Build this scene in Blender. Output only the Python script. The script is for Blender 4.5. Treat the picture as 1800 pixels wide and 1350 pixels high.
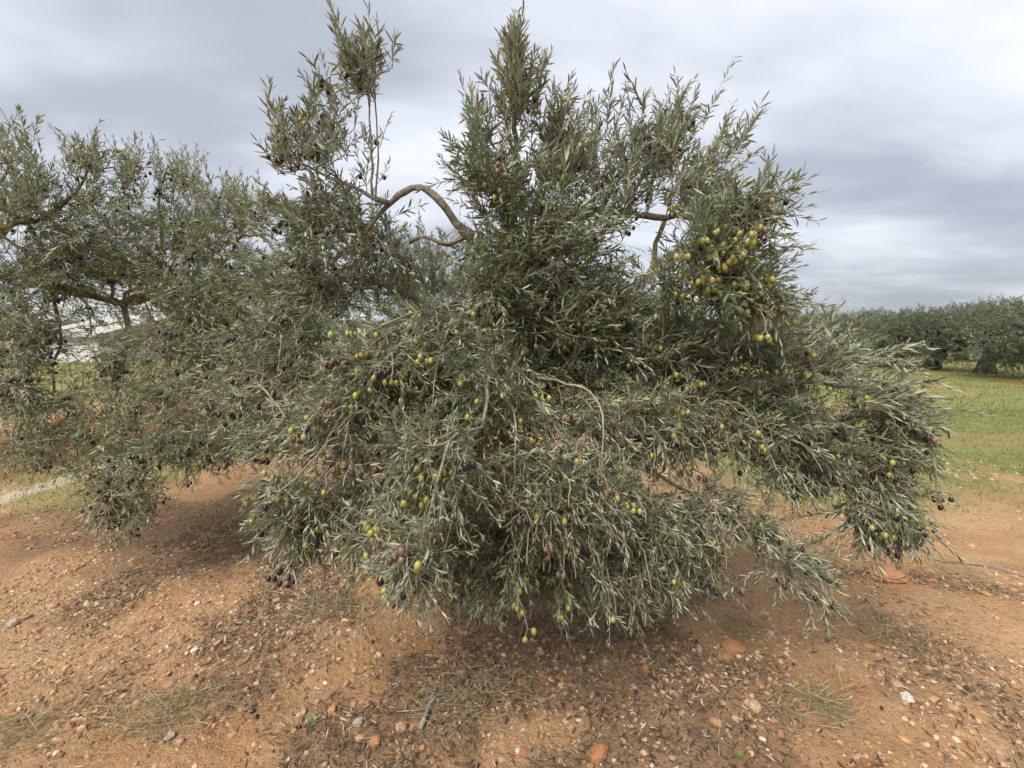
import bpy, math, random
import numpy as np

rng = np.random.default_rng(7)
random.seed(7)
R = math.radians
scene = bpy.context.scene
for o in list(bpy.data.objects):
    bpy.data.objects.remove(o)

# ------------------------------------------------------------------ camera
CAM_H = 1.55
FPX = 755.0                      # focal length in pixels of the 1800 px wide frame
PITCH = math.atan(85.0 / FPX)    # horizon a little above the middle
cd = bpy.data.cameras.new('camera')
cd.sensor_width = 36.0
cd.lens = 36.0 * FPX / 1800.0
cd.clip_start = 0.05
cd.clip_end = 2000
cam = bpy.data.objects.new('camera', cd)
cam.location = (0, 0, CAM_H)
cam.rotation_euler = (R(90) - PITCH, 0, 0)
scene.collection.objects.link(cam)
scene.camera = cam

# ------------------------------------------------------------------ sky
SUN_EL, SUN_AZ = R(52), R(215)   # azimuth clockwise from +Y
world = bpy.data.worlds.new('World')
scene.world = world
world.use_nodes = True
wt = world.node_tree
wn, wl = wt.nodes, wt.links
wn.clear()
w_out = wn.new('ShaderNodeOutputWorld')
w_bg = wn.new('ShaderNodeBackground')
w_bg.inputs['Strength'].default_value = 0.1
w_sky = wn.new('ShaderNodeTexSky')
w_sky.sky_type = 'NISHITA'
w_sky.sun_disc = False
w_sky.sun_elevation = SUN_EL
w_sky.sun_rotation = SUN_AZ
w_tc = wn.new('ShaderNodeTexCoord')
w_sep = wn.new('ShaderNodeSeparateXYZ')
wl.new(w_tc.outputs['Generated'], w_sep.inputs[0])


def wmath(op, a, b=None, clamp=False):
    n = wn.new('ShaderNodeMath')
    n.operation = op
    n.use_clamp = clamp
    for k, v in enumerate((a, b)):
        if v is None:
            continue
        if isinstance(v, (int, float)):
            n.inputs[k].default_value = v
        else:
            wl.new(v, n.inputs[k])
    return n.outputs[0]


zc = wmath('ADD', wmath('MAXIMUM', w_sep.outputs['Z'], 0.0), 0.16)
px_ = wmath('DIVIDE', w_sep.outputs['X'], zc)
py_ = wmath('DIVIDE', w_sep.outputs['Y'], zc)
w_cmb = wn.new('ShaderNodeCombineXYZ')
wl.new(px_, w_cmb.inputs[0])
wl.new(py_, w_cmb.inputs[1])


def wnoise(scale, detail, rot, sc, off, distortion=0.0, rough=0.5):
    m = wn.new('ShaderNodeMapping')
    m.inputs['Rotation'].default_value = (0, 0, rot)
    m.inputs['Scale'].default_value = sc
    m.inputs['Location'].default_value = off
    wl.new(w_cmb.outputs[0], m.inputs[0])
    n = wn.new('ShaderNodeTexNoise')
    n.inputs['Scale'].default_value = scale
    n.inputs['Detail'].default_value = detail
    n.inputs['Roughness'].default_value = rough
    n.inputs['Distortion'].default_value = distortion
    wl.new(m.outputs[0], n.inputs['Vector'])
    return n.outputs['Fac']


n_big = wnoise(0.55, 3, R(20), (1.0, 1.3, 1), (3.2, 1.5, 0), 0.2)
n_mid = wnoise(1.15, 4, R(-28), (0.75, 1.3, 1), (6.5, 0.7, 0), 0.35, 0.52)
n_fine = wnoise(3.2, 5, R(-28), (0.8, 1.2, 1), (0.3, 2.0, 0), 0.3, 0.5)
mixv = wmath('ADD', wmath('MULTIPLY', n_big, 0.45),
             wmath('ADD', wmath('MULTIPLY', n_mid, 0.40), wmath('MULTIPLY', n_fine, 0.13)))
w_ramp = wn.new('ShaderNodeValToRGB')
cr = w_ramp.color_ramp
cr.interpolation = 'B_SPLINE'
cr.elements[0].position = 0.38
cr.elements[0].color = (0.165, 0.178, 0.204, 1)
cr.elements[1].position = 0.62
cr.elements[1].color = (0.405, 0.414, 0.434, 1)
e = cr.elements.new(0.50)
e.color = (0.290, 0.303, 0.332, 1)
wl.new(mixv, w_ramp.inputs[0])
# cloud deck is thicker, so greyer, towards the horizon all round
hz = wmath('MULTIPLY', wmath('MAXIMUM', w_sep.outputs['Z'], 0.0), 2.6, clamp=True)
hzf = wmath('ADD', wmath('MULTIPLY', hz, 0.30), 0.70)
w_sc = wn.new('ShaderNodeVectorMath')
w_sc.operation = 'SCALE'
wl.new(w_ramp.outputs[0], w_sc.inputs[0])
wl.new(wmath('MULTIPLY', hzf, 9.4), w_sc.inputs['Scale'])
w_mix = wn.new('ShaderNodeMix')
w_mix.data_type = 'RGBA'
w_mix.inputs[0].default_value = 0.94
wl.new(w_sky.outputs[0], w_mix.inputs[6])
wl.new(w_sc.outputs[0], w_mix.inputs[7])
wl.new(w_mix.outputs[2], w_bg.inputs['Color'])
wl.new(w_bg.outputs[0], w_out.inputs[0])

sd = bpy.data.lights.new('sun', 'SUN')
sd.energy = 2.0
sd.angle = R(38)
sd.color = (1.0, 0.95, 0.88)
sun = bpy.data.objects.new('sun', sd)
sun.rotation_euler = (R(90) - SUN_EL, 0, -SUN_AZ + math.pi)
sun.location = (0, 0, 20)
scene.collection.objects.link(sun)

vs = scene.view_settings
vs.view_transform = 'Standard'
vs.look = 'None'
vs.exposure = 1.6
vs.gamma = 1.0
vs.use_curve_mapping = False
scene.cycles.max_bounces = 6
scene.cycles.diffuse_bounces = 2
scene.cycles.glossy_bounces = 2
scene.cycles.transmission_bounces = 3
scene.cycles.transparent_max_bounces = 6

# ------------------------------------------------------------------ helpers
col = scene.collection
CP, SP = math.cos(PITCH), math.sin(PITCH)


def at(px, py, Y):
    """World point at forward distance Y (metres) seen at photo pixel px, py."""
    u = (px - 900.0) / FPX
    v = (675.0 - py) / FPX
    d = np.array([u, CP + v * SP, -SP + v * CP])
    s = Y / d[1]
    return np.array([0, 0, CAM_H]) + d * s


def tag(o, label=None, cat=None, group=None, kind=None):
    if label:
        o['label'] = label
    if cat:
        o['category'] = cat
    if group:
        o['group'] = group
    if kind:
        o['kind'] = kind
    return o


def empty(name, loc):
    o = bpy.data.objects.new(name, None)
    o.empty_display_size = 0.1
    o.location = loc
    col.objects.link(o)
    return o


def mesh_np(name, verts, tris=None, quads=None, mat=None, smooth=True, attrs=None):
    me = bpy.data.meshes.new(name)
    verts = np.asarray(verts, np.float32).reshape(-1, 3)
    nt = 0 if tris is None else len(tris)
    nq = 0 if quads is None else len(quads)
    parts = []
    if nt:
        parts.append(np.asarray(tris, np.int32).ravel())
    if nq:
        parts.append(np.asarray(quads, np.int32).ravel())
    li = np.concatenate(parts)
    starts = np.concatenate([np.arange(nt) * 3, nt * 3 + np.arange(nq) * 4]).astype(np.int32)
    me.vertices.add(len(verts))
    me.vertices.foreach_set('co', verts.ravel())
    me.loops.add(len(li))
    me.loops.foreach_set('vertex_index', li)
    me.polygons.add(nt + nq)
    me.polygons.foreach_set('loop_start', starts)
    me.polygons.foreach_set('use_smooth', np.full(nt + nq, smooth, bool))
    if attrs:
        for k, v in attrs.items():
            a = me.attributes.new(k, 'FLOAT', 'POINT')
            a.data.foreach_set('value', np.asarray(v, np.float32))
    if mat:
        me.materials.append(mat)
    me.update(calc_edges=True)
    me.validate()
    return me


def obj(name, me, parent=None, loc=None, kind=None):
    o = bpy.data.objects.new(name, me)
    if parent:
        o.parent = parent
    if loc is not None:
        o.location = loc
    if kind:
        o['kind'] = kind
    col.objects.link(o)
    return o


def unit(a):
    n = np.linalg.norm(a, axis=-1, keepdims=True)
    return a / np.maximum(n, 1e-9)


def smooth01(a, b, x):
    t = np.clip((x - a) / (b - a), 0, 1)
    return t * t * (3 - 2 * t)


_perm = np.random.default_rng(3).random((256, 256))


def vnoise(x, y, s, ox=0.0):
    x = x * s + ox
    y = y * s + ox * 1.7
    xi = np.floor(x).astype(int)
    yi = np.floor(y).astype(int)
    fx, fy = x - xi, y - yi
    fx = fx * fx * (3 - 2 * fx)
    fy = fy * fy * (3 - 2 * fy)
    g = lambda a, b: _perm[a & 255, b & 255]
    return (g(xi, yi) * (1 - fx) + g(xi + 1, yi) * fx) * (1 - fy) + \
           (g(xi, yi + 1) * (1 - fx) + g(xi + 1, yi + 1) * fx) * fy


def fbm(x, y, s, o=4, ox=0.0):
    r, a, t = 0, 1.0, 0
    for k in range(o):
        r = r + a * vnoise(x, y, s * 2 ** k, ox + 13.1 * k)
        t += a
        a *= 0.5
    return r / t


class Tube:
    """Collects tapered tubes as one mesh."""

    def __init__(self):
        self.v, self.q, self.t, self.n = [], [], [], 0

    def add(self, pts, rad, sides=6, rough=0.0, cap=True):
        pts = np.asarray(pts, float)
        m = len(pts)
        rad = np.broadcast_to(np.asarray(rad, float), (m,))
        tan = unit(np.gradient(pts, axis=0))
        ref = np.array([0.31, 0.87, 0.38])
        if abs(np.dot(tan.mean(0), ref)) > 0.9 * np.linalg.norm(tan.mean(0)):
            ref = np.array([1.0, 0, 0])
        a = unit(np.cross(tan, ref))
        b = np.cross(tan, a)
        th = np.arange(sides) * 2 * np.pi / sides
        ring = np.cos(th)[None, :, None] * a[:, None] + np.sin(th)[None, :, None] * b[:, None]
        rr = rad[:, None] * (1 + rough * (rng.random((m, sides)) - 0.5) * 2)
        v = pts[:, None] + ring * rr[..., None]
        self.v.append(v.reshape(-1, 3))
        i = np.arange(m - 1)[:, None] * sides
        j = np.arange(sides)[None]
        k = (j + 1) % sides
        q = np.stack([i + j, i + k, i + sides + k, i + sides + j], -1).reshape(-1, 4) + self.n
        self.q.append(q)
        n0 = self.n
        self.n += m * sides
        if cap:
            self.v.append(pts[[0, -1]])
            c0, c1 = self.n, self.n + 1
            self.n += 2
            jj = np.arange(sides)
            kk = (jj + 1) % sides
            self.t.append(np.stack([np.full(sides, c0), n0 + kk, n0 + jj], -1))
            base = n0 + (m - 1) * sides
            self.t.append(np.stack([np.full(sides, c1), base + jj, base + kk], -1))

    def mesh(self, name, mat, origin=(0, 0, 0)):
        if not self.v:
            return None
        v = np.concatenate(self.v) - np.asarray(origin)
        t = np.concatenate(self.t) if self.t else None
        return mesh_np(name, v, t, np.concatenate(self.q), mat)


def spline(ctrl, step=0.05):
    """Catmull-Rom through control points (any columns), about `step` metres apart."""
    c = np.asarray(ctrl, float)
    c = np.vstack([2 * c[0] - c[1], c, 2 * c[-1] - c[-2]])
    out = []
    for i in range(1, len(c) - 2):
        p0, p1, p2, p3 = c[i - 1], c[i], c[i + 1], c[i + 2]
        n = max(2, int(np.linalg.norm((p2 - p1)[:3]) / step))
        t = np.linspace(0, 1, n, endpoint=False)[:, None]
        out.append(0.5 * (2 * p1 + (p2 - p0) * t + (2 * p0 - 5 * p1 + 4 * p2 - p3) * t ** 2 +
                          (3 * p1 - p0 - 3 * p2 + p3) * t ** 3))
    out.append(c[-2][None])
    return np.vstack(out)


# ------------------------------------------------------------------ materials
def new_mat(name):
    m = bpy.data.materials.new(name)
    m.use_nodes = True
    nt = m.node_tree
    nt.nodes.clear()
    out = nt.nodes.new('ShaderNodeOutputMaterial')
    b = nt.nodes.new('ShaderNodeBsdfPrincipled')
    nt.links.new(b.outputs[0], out.inputs[0])
    return m, nt, b, out


class NT:
    def __init__(self, nt):
        self.nt = nt

    def node(self, t, **kw):
        n = self.nt.nodes.new(t)
        for k, v in kw.items():
            setattr(n, k, v)
        return n

    def link(self, a, b):
        self.nt.links.new(a, b)

    def val(self, sock, v):
        if isinstance(v, (int, float, tuple)):
            sock.default_value = v
        else:
            self.link(v, sock)

    def math(self, op, a, b=0.0, clamp=False):
        n = self.node('ShaderNodeMath', operation=op, use_clamp=clamp)
        self.val(n.inputs[0], a)
        self.val(n.inputs[1], b)
        return n.outputs[0]

    def mix(self, f, a, b, blend='MIX'):
        n = self.node('ShaderNodeMix', data_type='RGBA', blend_type=blend)
        self.val(n.inputs[0], f)
        for s, c in ((6, a), (7, b)):
            if isinstance(c, tuple):
                n.inputs[s].default_value = (*c, 1)
            else:
                self.link(c, n.inputs[s])
        return n.outputs[2]

    def coord(self, which='Object', scale=None):
        n = self.node('ShaderNodeTexCoord')
        if scale is None:
            return n.outputs[which]
        m = self.node('ShaderNodeMapping')
        m.inputs['Scale'].default_value = scale
        self.link(n.outputs[which], m.inputs[0])
        return m.outputs[0]

    def noise(self, vec, scale, detail=4, rough=0.55, dist=0.0):
        n = self.node('ShaderNodeTexNoise')
        self.link(vec, n.inputs['Vector'])
        n.inputs['Scale'].default_value = scale
        n.inputs['Detail'].default_value = detail
        n.inputs['Roughness'].default_value = rough
        n.inputs['Distortion'].default_value = dist
        return n.outputs['Fac']

    def vor(self, vec, scale, out='Distance', feature='F1'):
        n = self.node('ShaderNodeTexVoronoi', feature=feature)
        self.link(vec, n.inputs['Vector'])
        n.inputs['Scale'].default_value = scale
        return n.outputs[out]

    def rng(self, v, a, b, c=0.0, d=1.0):
        n = self.node('ShaderNodeMapRange', clamp=True)
        self.val(n.inputs[0], v)
        for i, x in enumerate((a, b, c, d)):
            n.inputs[i + 1].default_value = x
        return n.outputs[0]

    def attr(self, name):
        return self.node('ShaderNodeAttribute', attribute_name=name).outputs['Fac']

    def bump(self, h, strength, dist, b):
        n = self.node('ShaderNodeBump')
        n.inputs['Strength'].default_value = strength
        n.inputs['Distance'].default_value = dist
        self.link(h, n.inputs['Height'])
        self.link(n.outputs[0], b.inputs['Normal'])


def leaf_material(name, top_a, top_b, under_a, under_b, tr=0.16, rough=0.42, spec=0.45):
    m, nt, b, out = new_mat(name)
    k = NT(nt)
    v = k.attr('var')
    geo = k.node('ShaderNodeNewGeometry')
    top = k.mix(v, top_a, top_b)
    old = k.rng(v, 0.955, 0.985)
    top = k.mix(old, top, (0.30, 0.26, 0.12))
    und = k.mix(v, under_a, under_b)
    c = k.mix(geo.outputs['Backfacing'], top, und)
    k.link(c, b.inputs['Base Color'])
    k.link(k.rng(geo.outputs['Backfacing'], 0, 1, rough, 0.75), b.inputs['Roughness'])
    b.inputs['Specular IOR Level'].default_value = spec
    t = k.node('ShaderNodeBsdfTranslucent')
    k.link(k.mix(0.5, c, (0.20, 0.24, 0.07)), t.inputs[0])
    ms = k.node('ShaderNodeMixShader')
    ms.inputs[0].default_value = tr
    k.link(b.outputs[0], ms.inputs[1])
    k.link(t.outputs[0], ms.inputs[2])
    k.link(ms.outputs[0], out.inputs[0])
    return m


M_LEAF = leaf_material('olive_leaf', (0.046, 0.063, 0.032), (0.140, 0.165, 0.086),
                       (0.235, 0.25, 0.160), (0.42, 0.425, 0.30), tr=0.17)
M_LEAF_PALE = leaf_material('olive_leaf_pale', (0.075, 0.094, 0.046), (0.190, 0.208, 0.108),
                            (0.28, 0.292, 0.180), (0.44, 0.445, 0.30), tr=0.20)
M_LEAF_FAR = leaf_material('olive_leaf_far', (0.058, 0.074, 0.044), (0.125, 0.142, 0.086),
                           (0.17, 0.185, 0.13), (0.27, 0.285, 0.21), rough=0.55, spec=0.25)


def bark_material(name, ca, cb, moss=0.0, bump=0.6, scale=1.0):
    m, nt, b, out = new_mat(name)
    k = NT(nt)
    v = k.coord()
    n1 = k.noise(v, 18 * scale, 5)
    n2 = k.noise(v, 90 * scale, 4, 0.6)
    c = k.mix(k.rng(n1, 0.35, 0.68), ca, cb)
    c = k.mix(k.math('MULTIPLY', k.rng(n2, 0.5, 0.75), 0.5), c, tuple(x * 0.45 for x in ca))
    if moss:
        n3 = k.noise(v, 9 * scale, 4, 0.6)
        c = k.mix(k.math('MULTIPLY', k.rng(n3, 0.5, 0.62), moss), c, (0.26, 0.20, 0.055))
    k.link(c, b.inputs['Base Color'])
    b.inputs['Roughness'].default_value = 0.9
    b.inputs['Specular IOR Level'].default_value = 0.2
    k.bump(k.math('ADD', n1, k.math('MULTIPLY', n2, 0.6)), bump, 0.01, b)
    return m


M_BARK = bark_material('olive_bark', (0.13, 0.105, 0.08), (0.30, 0.26, 0.20), 0.35)
M_BARK_MOSS = bark_material('mossy_bark', (0.10, 0.08, 0.055), (0.24, 0.20, 0.13), 0.85)
M_BRANCH = bark_material('branch_bark', (0.13, 0.115, 0.09), (0.30, 0.27, 0.215), 0.10, 1.0, 2.0)
M_TWIG = bark_material('twig_bark', (0.18, 0.15, 0.10), (0.35, 0.31, 0.215), 0.0, 0.2, 2.0)
M_TWIG_DARK = bark_material('old_twig_bark', (0.10, 0.08, 0.06), (0.22, 0.185, 0.135), 0.0, 0.3, 2.0)
M_STICK = bark_material('dead_stick', (0.14, 0.12, 0.10), (0.30, 0.27, 0.22), 0.0, 0.4, 3.0)
M_FARBARK = bark_material('far_bark', (0.035, 0.03, 0.024), (0.09, 0.075, 0.06), 0.0, 0.6, 0.5)


def olive_material(name, ca, cb, blush=None, rough=0.38):
    m, nt, b, out = new_mat(name)
    k = NT(nt)
    oi = k.node('ShaderNodeObjectInfo')
    v = k.coord()
    c = k.mix(oi.outputs['Random'], ca, cb)
    n = k.noise(v, 260, 3)
    c = k.mix(k.math('MULTIPLY', k.rng(n, 0.55, 0.75), 0.35), c, (0.42, 0.40, 0.24) if blush is not None else (0.05, 0.045, 0.05))
    if blush is not None:
        n2 = k.noise(v, 55, 2)
        f = k.rng(k.math('ADD', n2, k.math('MULTIPLY', oi.outputs['Random'], 0.35)), 0.62, 0.85)
        c = k.mix(f, c, blush)
    k.link(c, b.inputs['Base Color'])
    b.inputs['Roughness'].default_value = rough
    b.inputs['Specular IOR Level'].default_value = 0.45
    return m


M_OL = [olive_material('olive_green', (0.235, 0.265, 0.050), (0.33, 0.325, 0.075), (0.26, 0.17, 0.075)),
        olive_material('olive_blush', (0.15, 0.095, 0.055), (0.10, 0.040, 0.038), (0.06, 0.020, 0.026)),
        olive_material('olive_black', (0.010, 0.009, 0.012), (0.030, 0.015, 0.020))]


def plain(name, c, rough=0.8, var=0.25, scale=8.0, bump=0.0, metal=0.0):
    m, nt, b, out = new_mat(name)
    k = NT(nt)
    v = k.coord()
    n = k.noise(v, scale, 5)
    k.link(k.mix(k.rng(n, 0.3, 0.7), tuple(x * (1 - var) for x in c), tuple(min(1, x * (1 + var)) for x in c)), b.inputs['Base Color'])
    b.inputs['Roughness'].default_value = rough
    b.inputs['Metallic'].default_value = metal
    if bump:
        k.bump(n, bump, 0.01, b)
    return m


def attr_mat(name, ramp, rough=0.85, spec=0.2):
    m, nt, b, out = new_mat(name)
    k = NT(nt)
    r = k.node('ShaderNodeValToRGB')
    k.link(k.attr('var'), r.inputs[0])
    el = r.color_ramp.elements
    el[0].position, el[0].color = ramp[0][0], (*ramp[0][1], 1)
    el[1].position, el[1].color = ramp[-1][0], (*ramp[-1][1], 1)
    for p, c in ramp[1:-1]:
        el.new(p).color = (*c, 1)
    k.link(r.outputs[0], b.inputs['Base Color'])
    b.inputs['Roughness'].default_value = rough
    b.inputs['Specular IOR Level'].default_value = spec
    return m


M_GRASS = attr_mat('grass_blades', [(0, (0.075, 0.125, 0.028)), (0.6, (0.13, 0.17, 0.045)), (0.8, (0.25, 0.23, 0.09)), (1, (0.36, 0.30, 0.15))])
M_LITTER = attr_mat('fallen_leaves', [(0, (0.045, 0.03, 0.022)), (0.4, (0.115, 0.075, 0.048)), (0.75, (0.20, 0.15, 0.095)), (1, (0.42, 0.37, 0.27))])
M_STRAW = attr_mat('dry_grass', [(0, (0.11, 0.095, 0.05)), (0.5, (0.22, 0.18, 0.10)), (1, (0.36, 0.31, 0.19))])
M_WEED = attr_mat('weed_leaf', [(0, (0.07, 0.12, 0.025)), (1, (0.13, 0.19, 0.05))], 0.6, 0.4)
M_GRAVEL = attr_mat('gravel', [(0, (0.19, 0.10, 0.05)), (0.45, (0.32, 0.195, 0.105)), (0.85, (0.40, 0.275, 0.17)), (1, (0.50, 0.42, 0.32))], 0.92)


def stone_material(name, ca, cb):
    m, nt, b, out = new_mat(name)
    k = NT(nt)
    v = k.coord()
    oi = k.node('ShaderNodeObjectInfo')
    n1 = k.noise(v, 2.2, 5, 0.6)
    c = k.mix(oi.outputs['Random'], ca, cb)
    c = k.mix(k.rng(n1, 0.42, 0.7), c, (0.33, 0.175, 0.085))
    k.link(c, b.inputs['Base Color'])
    b.inputs['Roughness'].default_value = 0.95
    b.inputs['Specular IOR Level'].default_value = 0.2
    k.bump(k.noise(v, 9, 5, 0.65), 0.55, 0.12, b)
    return m


M_STONE_TAN = stone_material('tan_stone', (0.46, 0.27, 0.15), (0.56, 0.40, 0.26))
M_STONE_ORANGE = stone_material('orange_clod', (0.40, 0.19, 0.085), (0.50, 0.27, 0.13))
M_STONE_WHITE = stone_material('white_stone', (0.66, 0.62, 0.55), (0.74, 0.71, 0.65))
M_STONE_GREY = stone_material('grey_stone', (0.40, 0.36, 0.30), (0.50, 0.44, 0.37))

# ------------------------------------------------------------------ ground
def bank_mask(x, y):
    edge = -5.45 + 0.22 * (fbm(x, y, 0.7, 3, 5.0) - 0.5)
    return smooth01(edge, edge - 0.55, x) * smooth01(-8, -3, y)


def ground_z(x, y):
    x = np.asarray(x, float)
    y = np.asarray(y, float)
    near = 1 - smooth01(8, 40, np.hypot(x, y))
    z = 0.10 * (fbm(x, y, 0.45, 3, 1.0) - 0.5)
    z = z + near * (0.060 * (fbm(x, y, 2.2, 3, 2.0) - 0.5) + 0.050 * (fbm(x, y, 7.0, 3, 3.0) - 0.5))
    z = z + 0.48 * bank_mask(x, y)
    hill = smooth01(60, 260, y) * (4.0 + 6.0 * (fbm(x, y, 0.006, 2, 9.0)))
    return z + hill


def grass_mask(x, y):
    n = fbm(x, y, 0.55, 4, 21.0)
    n2 = fbm(x, y, 2.3, 3, 27.0)
    bands = smooth01(3.1, 4.7, y + 0.9 * (n - .5)) * (1 - 0.35 * smooth01(5.5, 5.9, y + 0.6 * (n - .5)) * (1 - smooth01(6.6, 7.2, y + 0.6 * (n - .5))))
    right = smooth01(1.8, 2.8, x) * bands * 0.92 * (1 - 0.45 * smooth01(10.4, 11.0, y) * (1 - smooth01(12.2, 13.2, y)))
    far = smooth01(7.0, 9.5, y) * smooth01(-4.8, -3.5, x)
    leftstrip = (1 - smooth01(-3.9, -3.2, x)) * smooth01(3.3, 3.9, y) * (1 - bank_mask(x, y)) * 0.6
    topleft = 0.62 * smooth01(-6.0, -6.5, x)
    m = np.maximum.reduce([right, far, leftstrip, topleft])
    return np.clip(m * smooth01(0.30, 0.52, 0.65 * n + 0.35 * n2 + 0.06), 0, 1)


def litter_mask(x, y):
    # dead leaves have gathered in drifts under the drip line
    r = np.hypot((x - 0.0) / 2.0, (y - 2.5) / 1.25)
    zone = 1 - smooth01(0.75, 1.35, r)
    r2 = np.hypot((x + 2.2) / 1.6, (y - 3.3) / 1.1)
    zone = np.maximum(zone, 1 - smooth01(0.7, 1.3, r2))
    drifts = smooth01(0.50, 0.60, fbm(x, y, 1.9, 4, 41.0))
    front = smooth01(-0.9, -0.2, x) * (1 - smooth01(1.8, 2.6, x)) * drifts * 0.75
    z = zone * smooth01(0.33, 0.55, fbm(x, y, 1.7, 4, 44.0))
    line = smooth01(1.6, 2.2, x) * np.exp(-((y - (3.3 - 0.28 * x)) / 0.10) ** 2) * 0.8
    return np.clip(np.maximum.reduce([z, front, line]) * (1 - smooth01(4.4, 5.2, y)), 0, 1)


N = 440
t = np.linspace(-1, 1, N)
A_, K_ = 0.62, 6.9
gx = A_ * np.sinh(K_ * t)
gy = 1.9 + A_ * np.sinh(K_ * np.linspace(-0.78, 1.0, N))
X, Y = np.meshgrid(gx, gy)
Z = ground_z(X, Y)
gv = np.stack([X, Y, Z], -1).reshape(-1, 3)
ii = (np.arange(N - 1)[:, None] * N + np.arange(N - 1)[None]).ravel()
gq = np.stack([ii, ii + 1, ii + N + 1, ii + N], -1)

m, nt, b, out = new_mat('soil')
k = NT(nt)
v = k.coord()
n_low = k.noise(v, 0.9, 4, 0.6)
n_med = k.noise(v, 5.0, 6, 0.62)
n_hi = k.noise(v, 38, 6, 0.65)
soil = k.mix(k.rng(n_low, 0.35, 0.65), (0.320, 0.170, 0.078), (0.405, 0.262, 0.138))
soil = k.mix(k.math('MULTIPLY', k.rng(n_med, 0.45, 0.72), 0.55), soil, (0.455, 0.305, 0.165))
soil = k.mix(k.math('MULTIPLY', k.rng(n_hi, 0.52, 0.74), 0.55), soil, (0.215, 0.11, 0.057))
# pebbles too small to build
vcol = k.vor(v, 75, 'Color')
vdis = k.vor(v, 75)
sep = k.node('ShaderNodeSeparateColor')
k.link(vcol, sep.inputs[0])
peb = k.math('MULTIPLY', k.rng(vdis, 0.42, 0.30), k.rng(sep.outputs[0], 0.62, 0.66))
soil = k.mix(k.math('MULTIPLY', peb, 0.75), soil, k.mix(sep.outputs[1], (0.33, 0.19, 0.11), (0.55, 0.43, 0.31)))
lit = k.attr('litter')
nl = k.noise(v, 60, 5, 0.7)
litf = k.math('MULTIPLY', k.rng(k.math('ADD', lit, k.math('MULTIPLY', k.math('ADD', nl, n_med), 0.55)), 0.62, 1.30), 0.62)
soil = k.mix(litf, soil, k.mix(nl, (0.075, 0.045, 0.03), (0.22, 0.145, 0.09)))
gr = k.attr('grass')
ng = k.noise(v, 11, 6, 0.7)
grf = k.rng(k.math('ADD', gr, k.math('MULTIPLY', ng, 0.8)), 0.65, 1.15)
soil = k.mix(k.math('MULTIPLY', grf, 0.88), soil, k.mix(k.rng(n_med, 0.3, 0.7), (0.12, 0.165, 0.045), (0.225, 0.225, 0.085)))
bk = k.attr('bank')
soil = k.mix(k.math('MULTIPLY', bk, 0.85), soil, k.mix(n_med, (0.26, 0.10, 0.04), (0.42, 0.19, 0.08)))
soil = k.mix(k.math('MULTIPLY', k.rng(k.math('ADD', k.attr('pale'), k.math('MULTIPLY', n_med, 0.8)), 0.7, 1.1), 0.8), soil, (0.50, 0.41, 0.30))
wd = k.attr('wood')
soil = k.mix(wd, soil, k.mix(n_low, (0.05, 0.065, 0.035), (0.09, 0.10, 0.055)))
k.link(soil, b.inputs['Base Color'])
b.inputs['Roughness'].default_value = 0.95
b.inputs['Specular IOR Level'].default_value = 0.15
hgt = k.math('ADD', k.math('MULTIPLY', n_hi, 0.55), k.math('ADD', k.math('MULTIPLY', n_med, 0.8), k.math('MULTIPLY', peb, 0.25)))
k.bump(hgt, 1.0, 0.05, b)
M_SOIL = m
bm_ = bank_mask(X, Y)
bankface = np.clip(4 * bm_ * (1 - bm_), 0, 1).ravel()
pale = (np.exp(-((X + 5.0 - 0.12 * np.sin(Y * 1.7)) / 0.16) ** 2) * smooth01(3.0, 4.0, Y)).ravel()
for (tx, ty) in ((19.1, 19.5), (18.4, 20.5), (17.6, 14.0)):      # bare red earth heaped round far trunks
    bankface = np.maximum(bankface, np.exp(-((X - tx) / 1.5) ** 2 - ((Y - ty + 0.4) / 1.1) ** 2).ravel())
me = mesh_np('ground', gv, None, gq, M_SOIL, True,
             {'grass': grass_mask(X, Y).ravel(), 'litter': litter_mask(X, Y).ravel(),
              'bank': bankface, 'pale': pale, 'wood': smooth01(70, 110, Y).ravel()})
obj('ground', me, kind='structure')

# ------------------------------------------------------------------ building and fence on the left
bx, by, bz = at(108, 640, 17.5)
b0 = empty('low_building', (bx, by, 0.42))
tag(b0, 'low white building with a pale sloping roof beyond the wire fence', 'building')


def boxmesh(name, x0, x1, y0, y1, z0, z1, mat, parent, z1b=None):
    z1b = z1 if z1b is None else z1b
    vv = [(x0, y0, z0), (x1, y0, z0), (x1, y1, z0), (x0, y1, z0), (x0, y0, z1), (x1, y0, z1), (x1, y1, z1b), (x0, y1, z1b)]
    q = [(0, 3, 2, 1), (4, 5, 6, 7), (0, 1, 5, 4), (1, 2, 6, 5), (2, 3, 7, 6), (3, 0, 4, 7)]
    return obj(name, mesh_np(name, vv, None, q, mat, False), parent)


M_WHITE = plain('whitewash', (0.60, 0.59, 0.56), 0.9, 0.12, 1.6)
M_ROOF = plain('pale_roof', (0.36, 0.345, 0.315), 0.85, 0.12, 0.9)
boxmesh('wall', -1.2, 1.6, 0, 4, -0.3, 1.06, M_WHITE, b0)
boxmesh('roof', -1.35, 1.75, -0.25, 4.25, 1.063, 1.12, M_ROOF, b0, 2.1)
boxmesh('roof_slope', -1.33, 1.73, -0.22, 4.2, 1.121, 1.16, M_ROOF, b0, 2.16)

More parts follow.
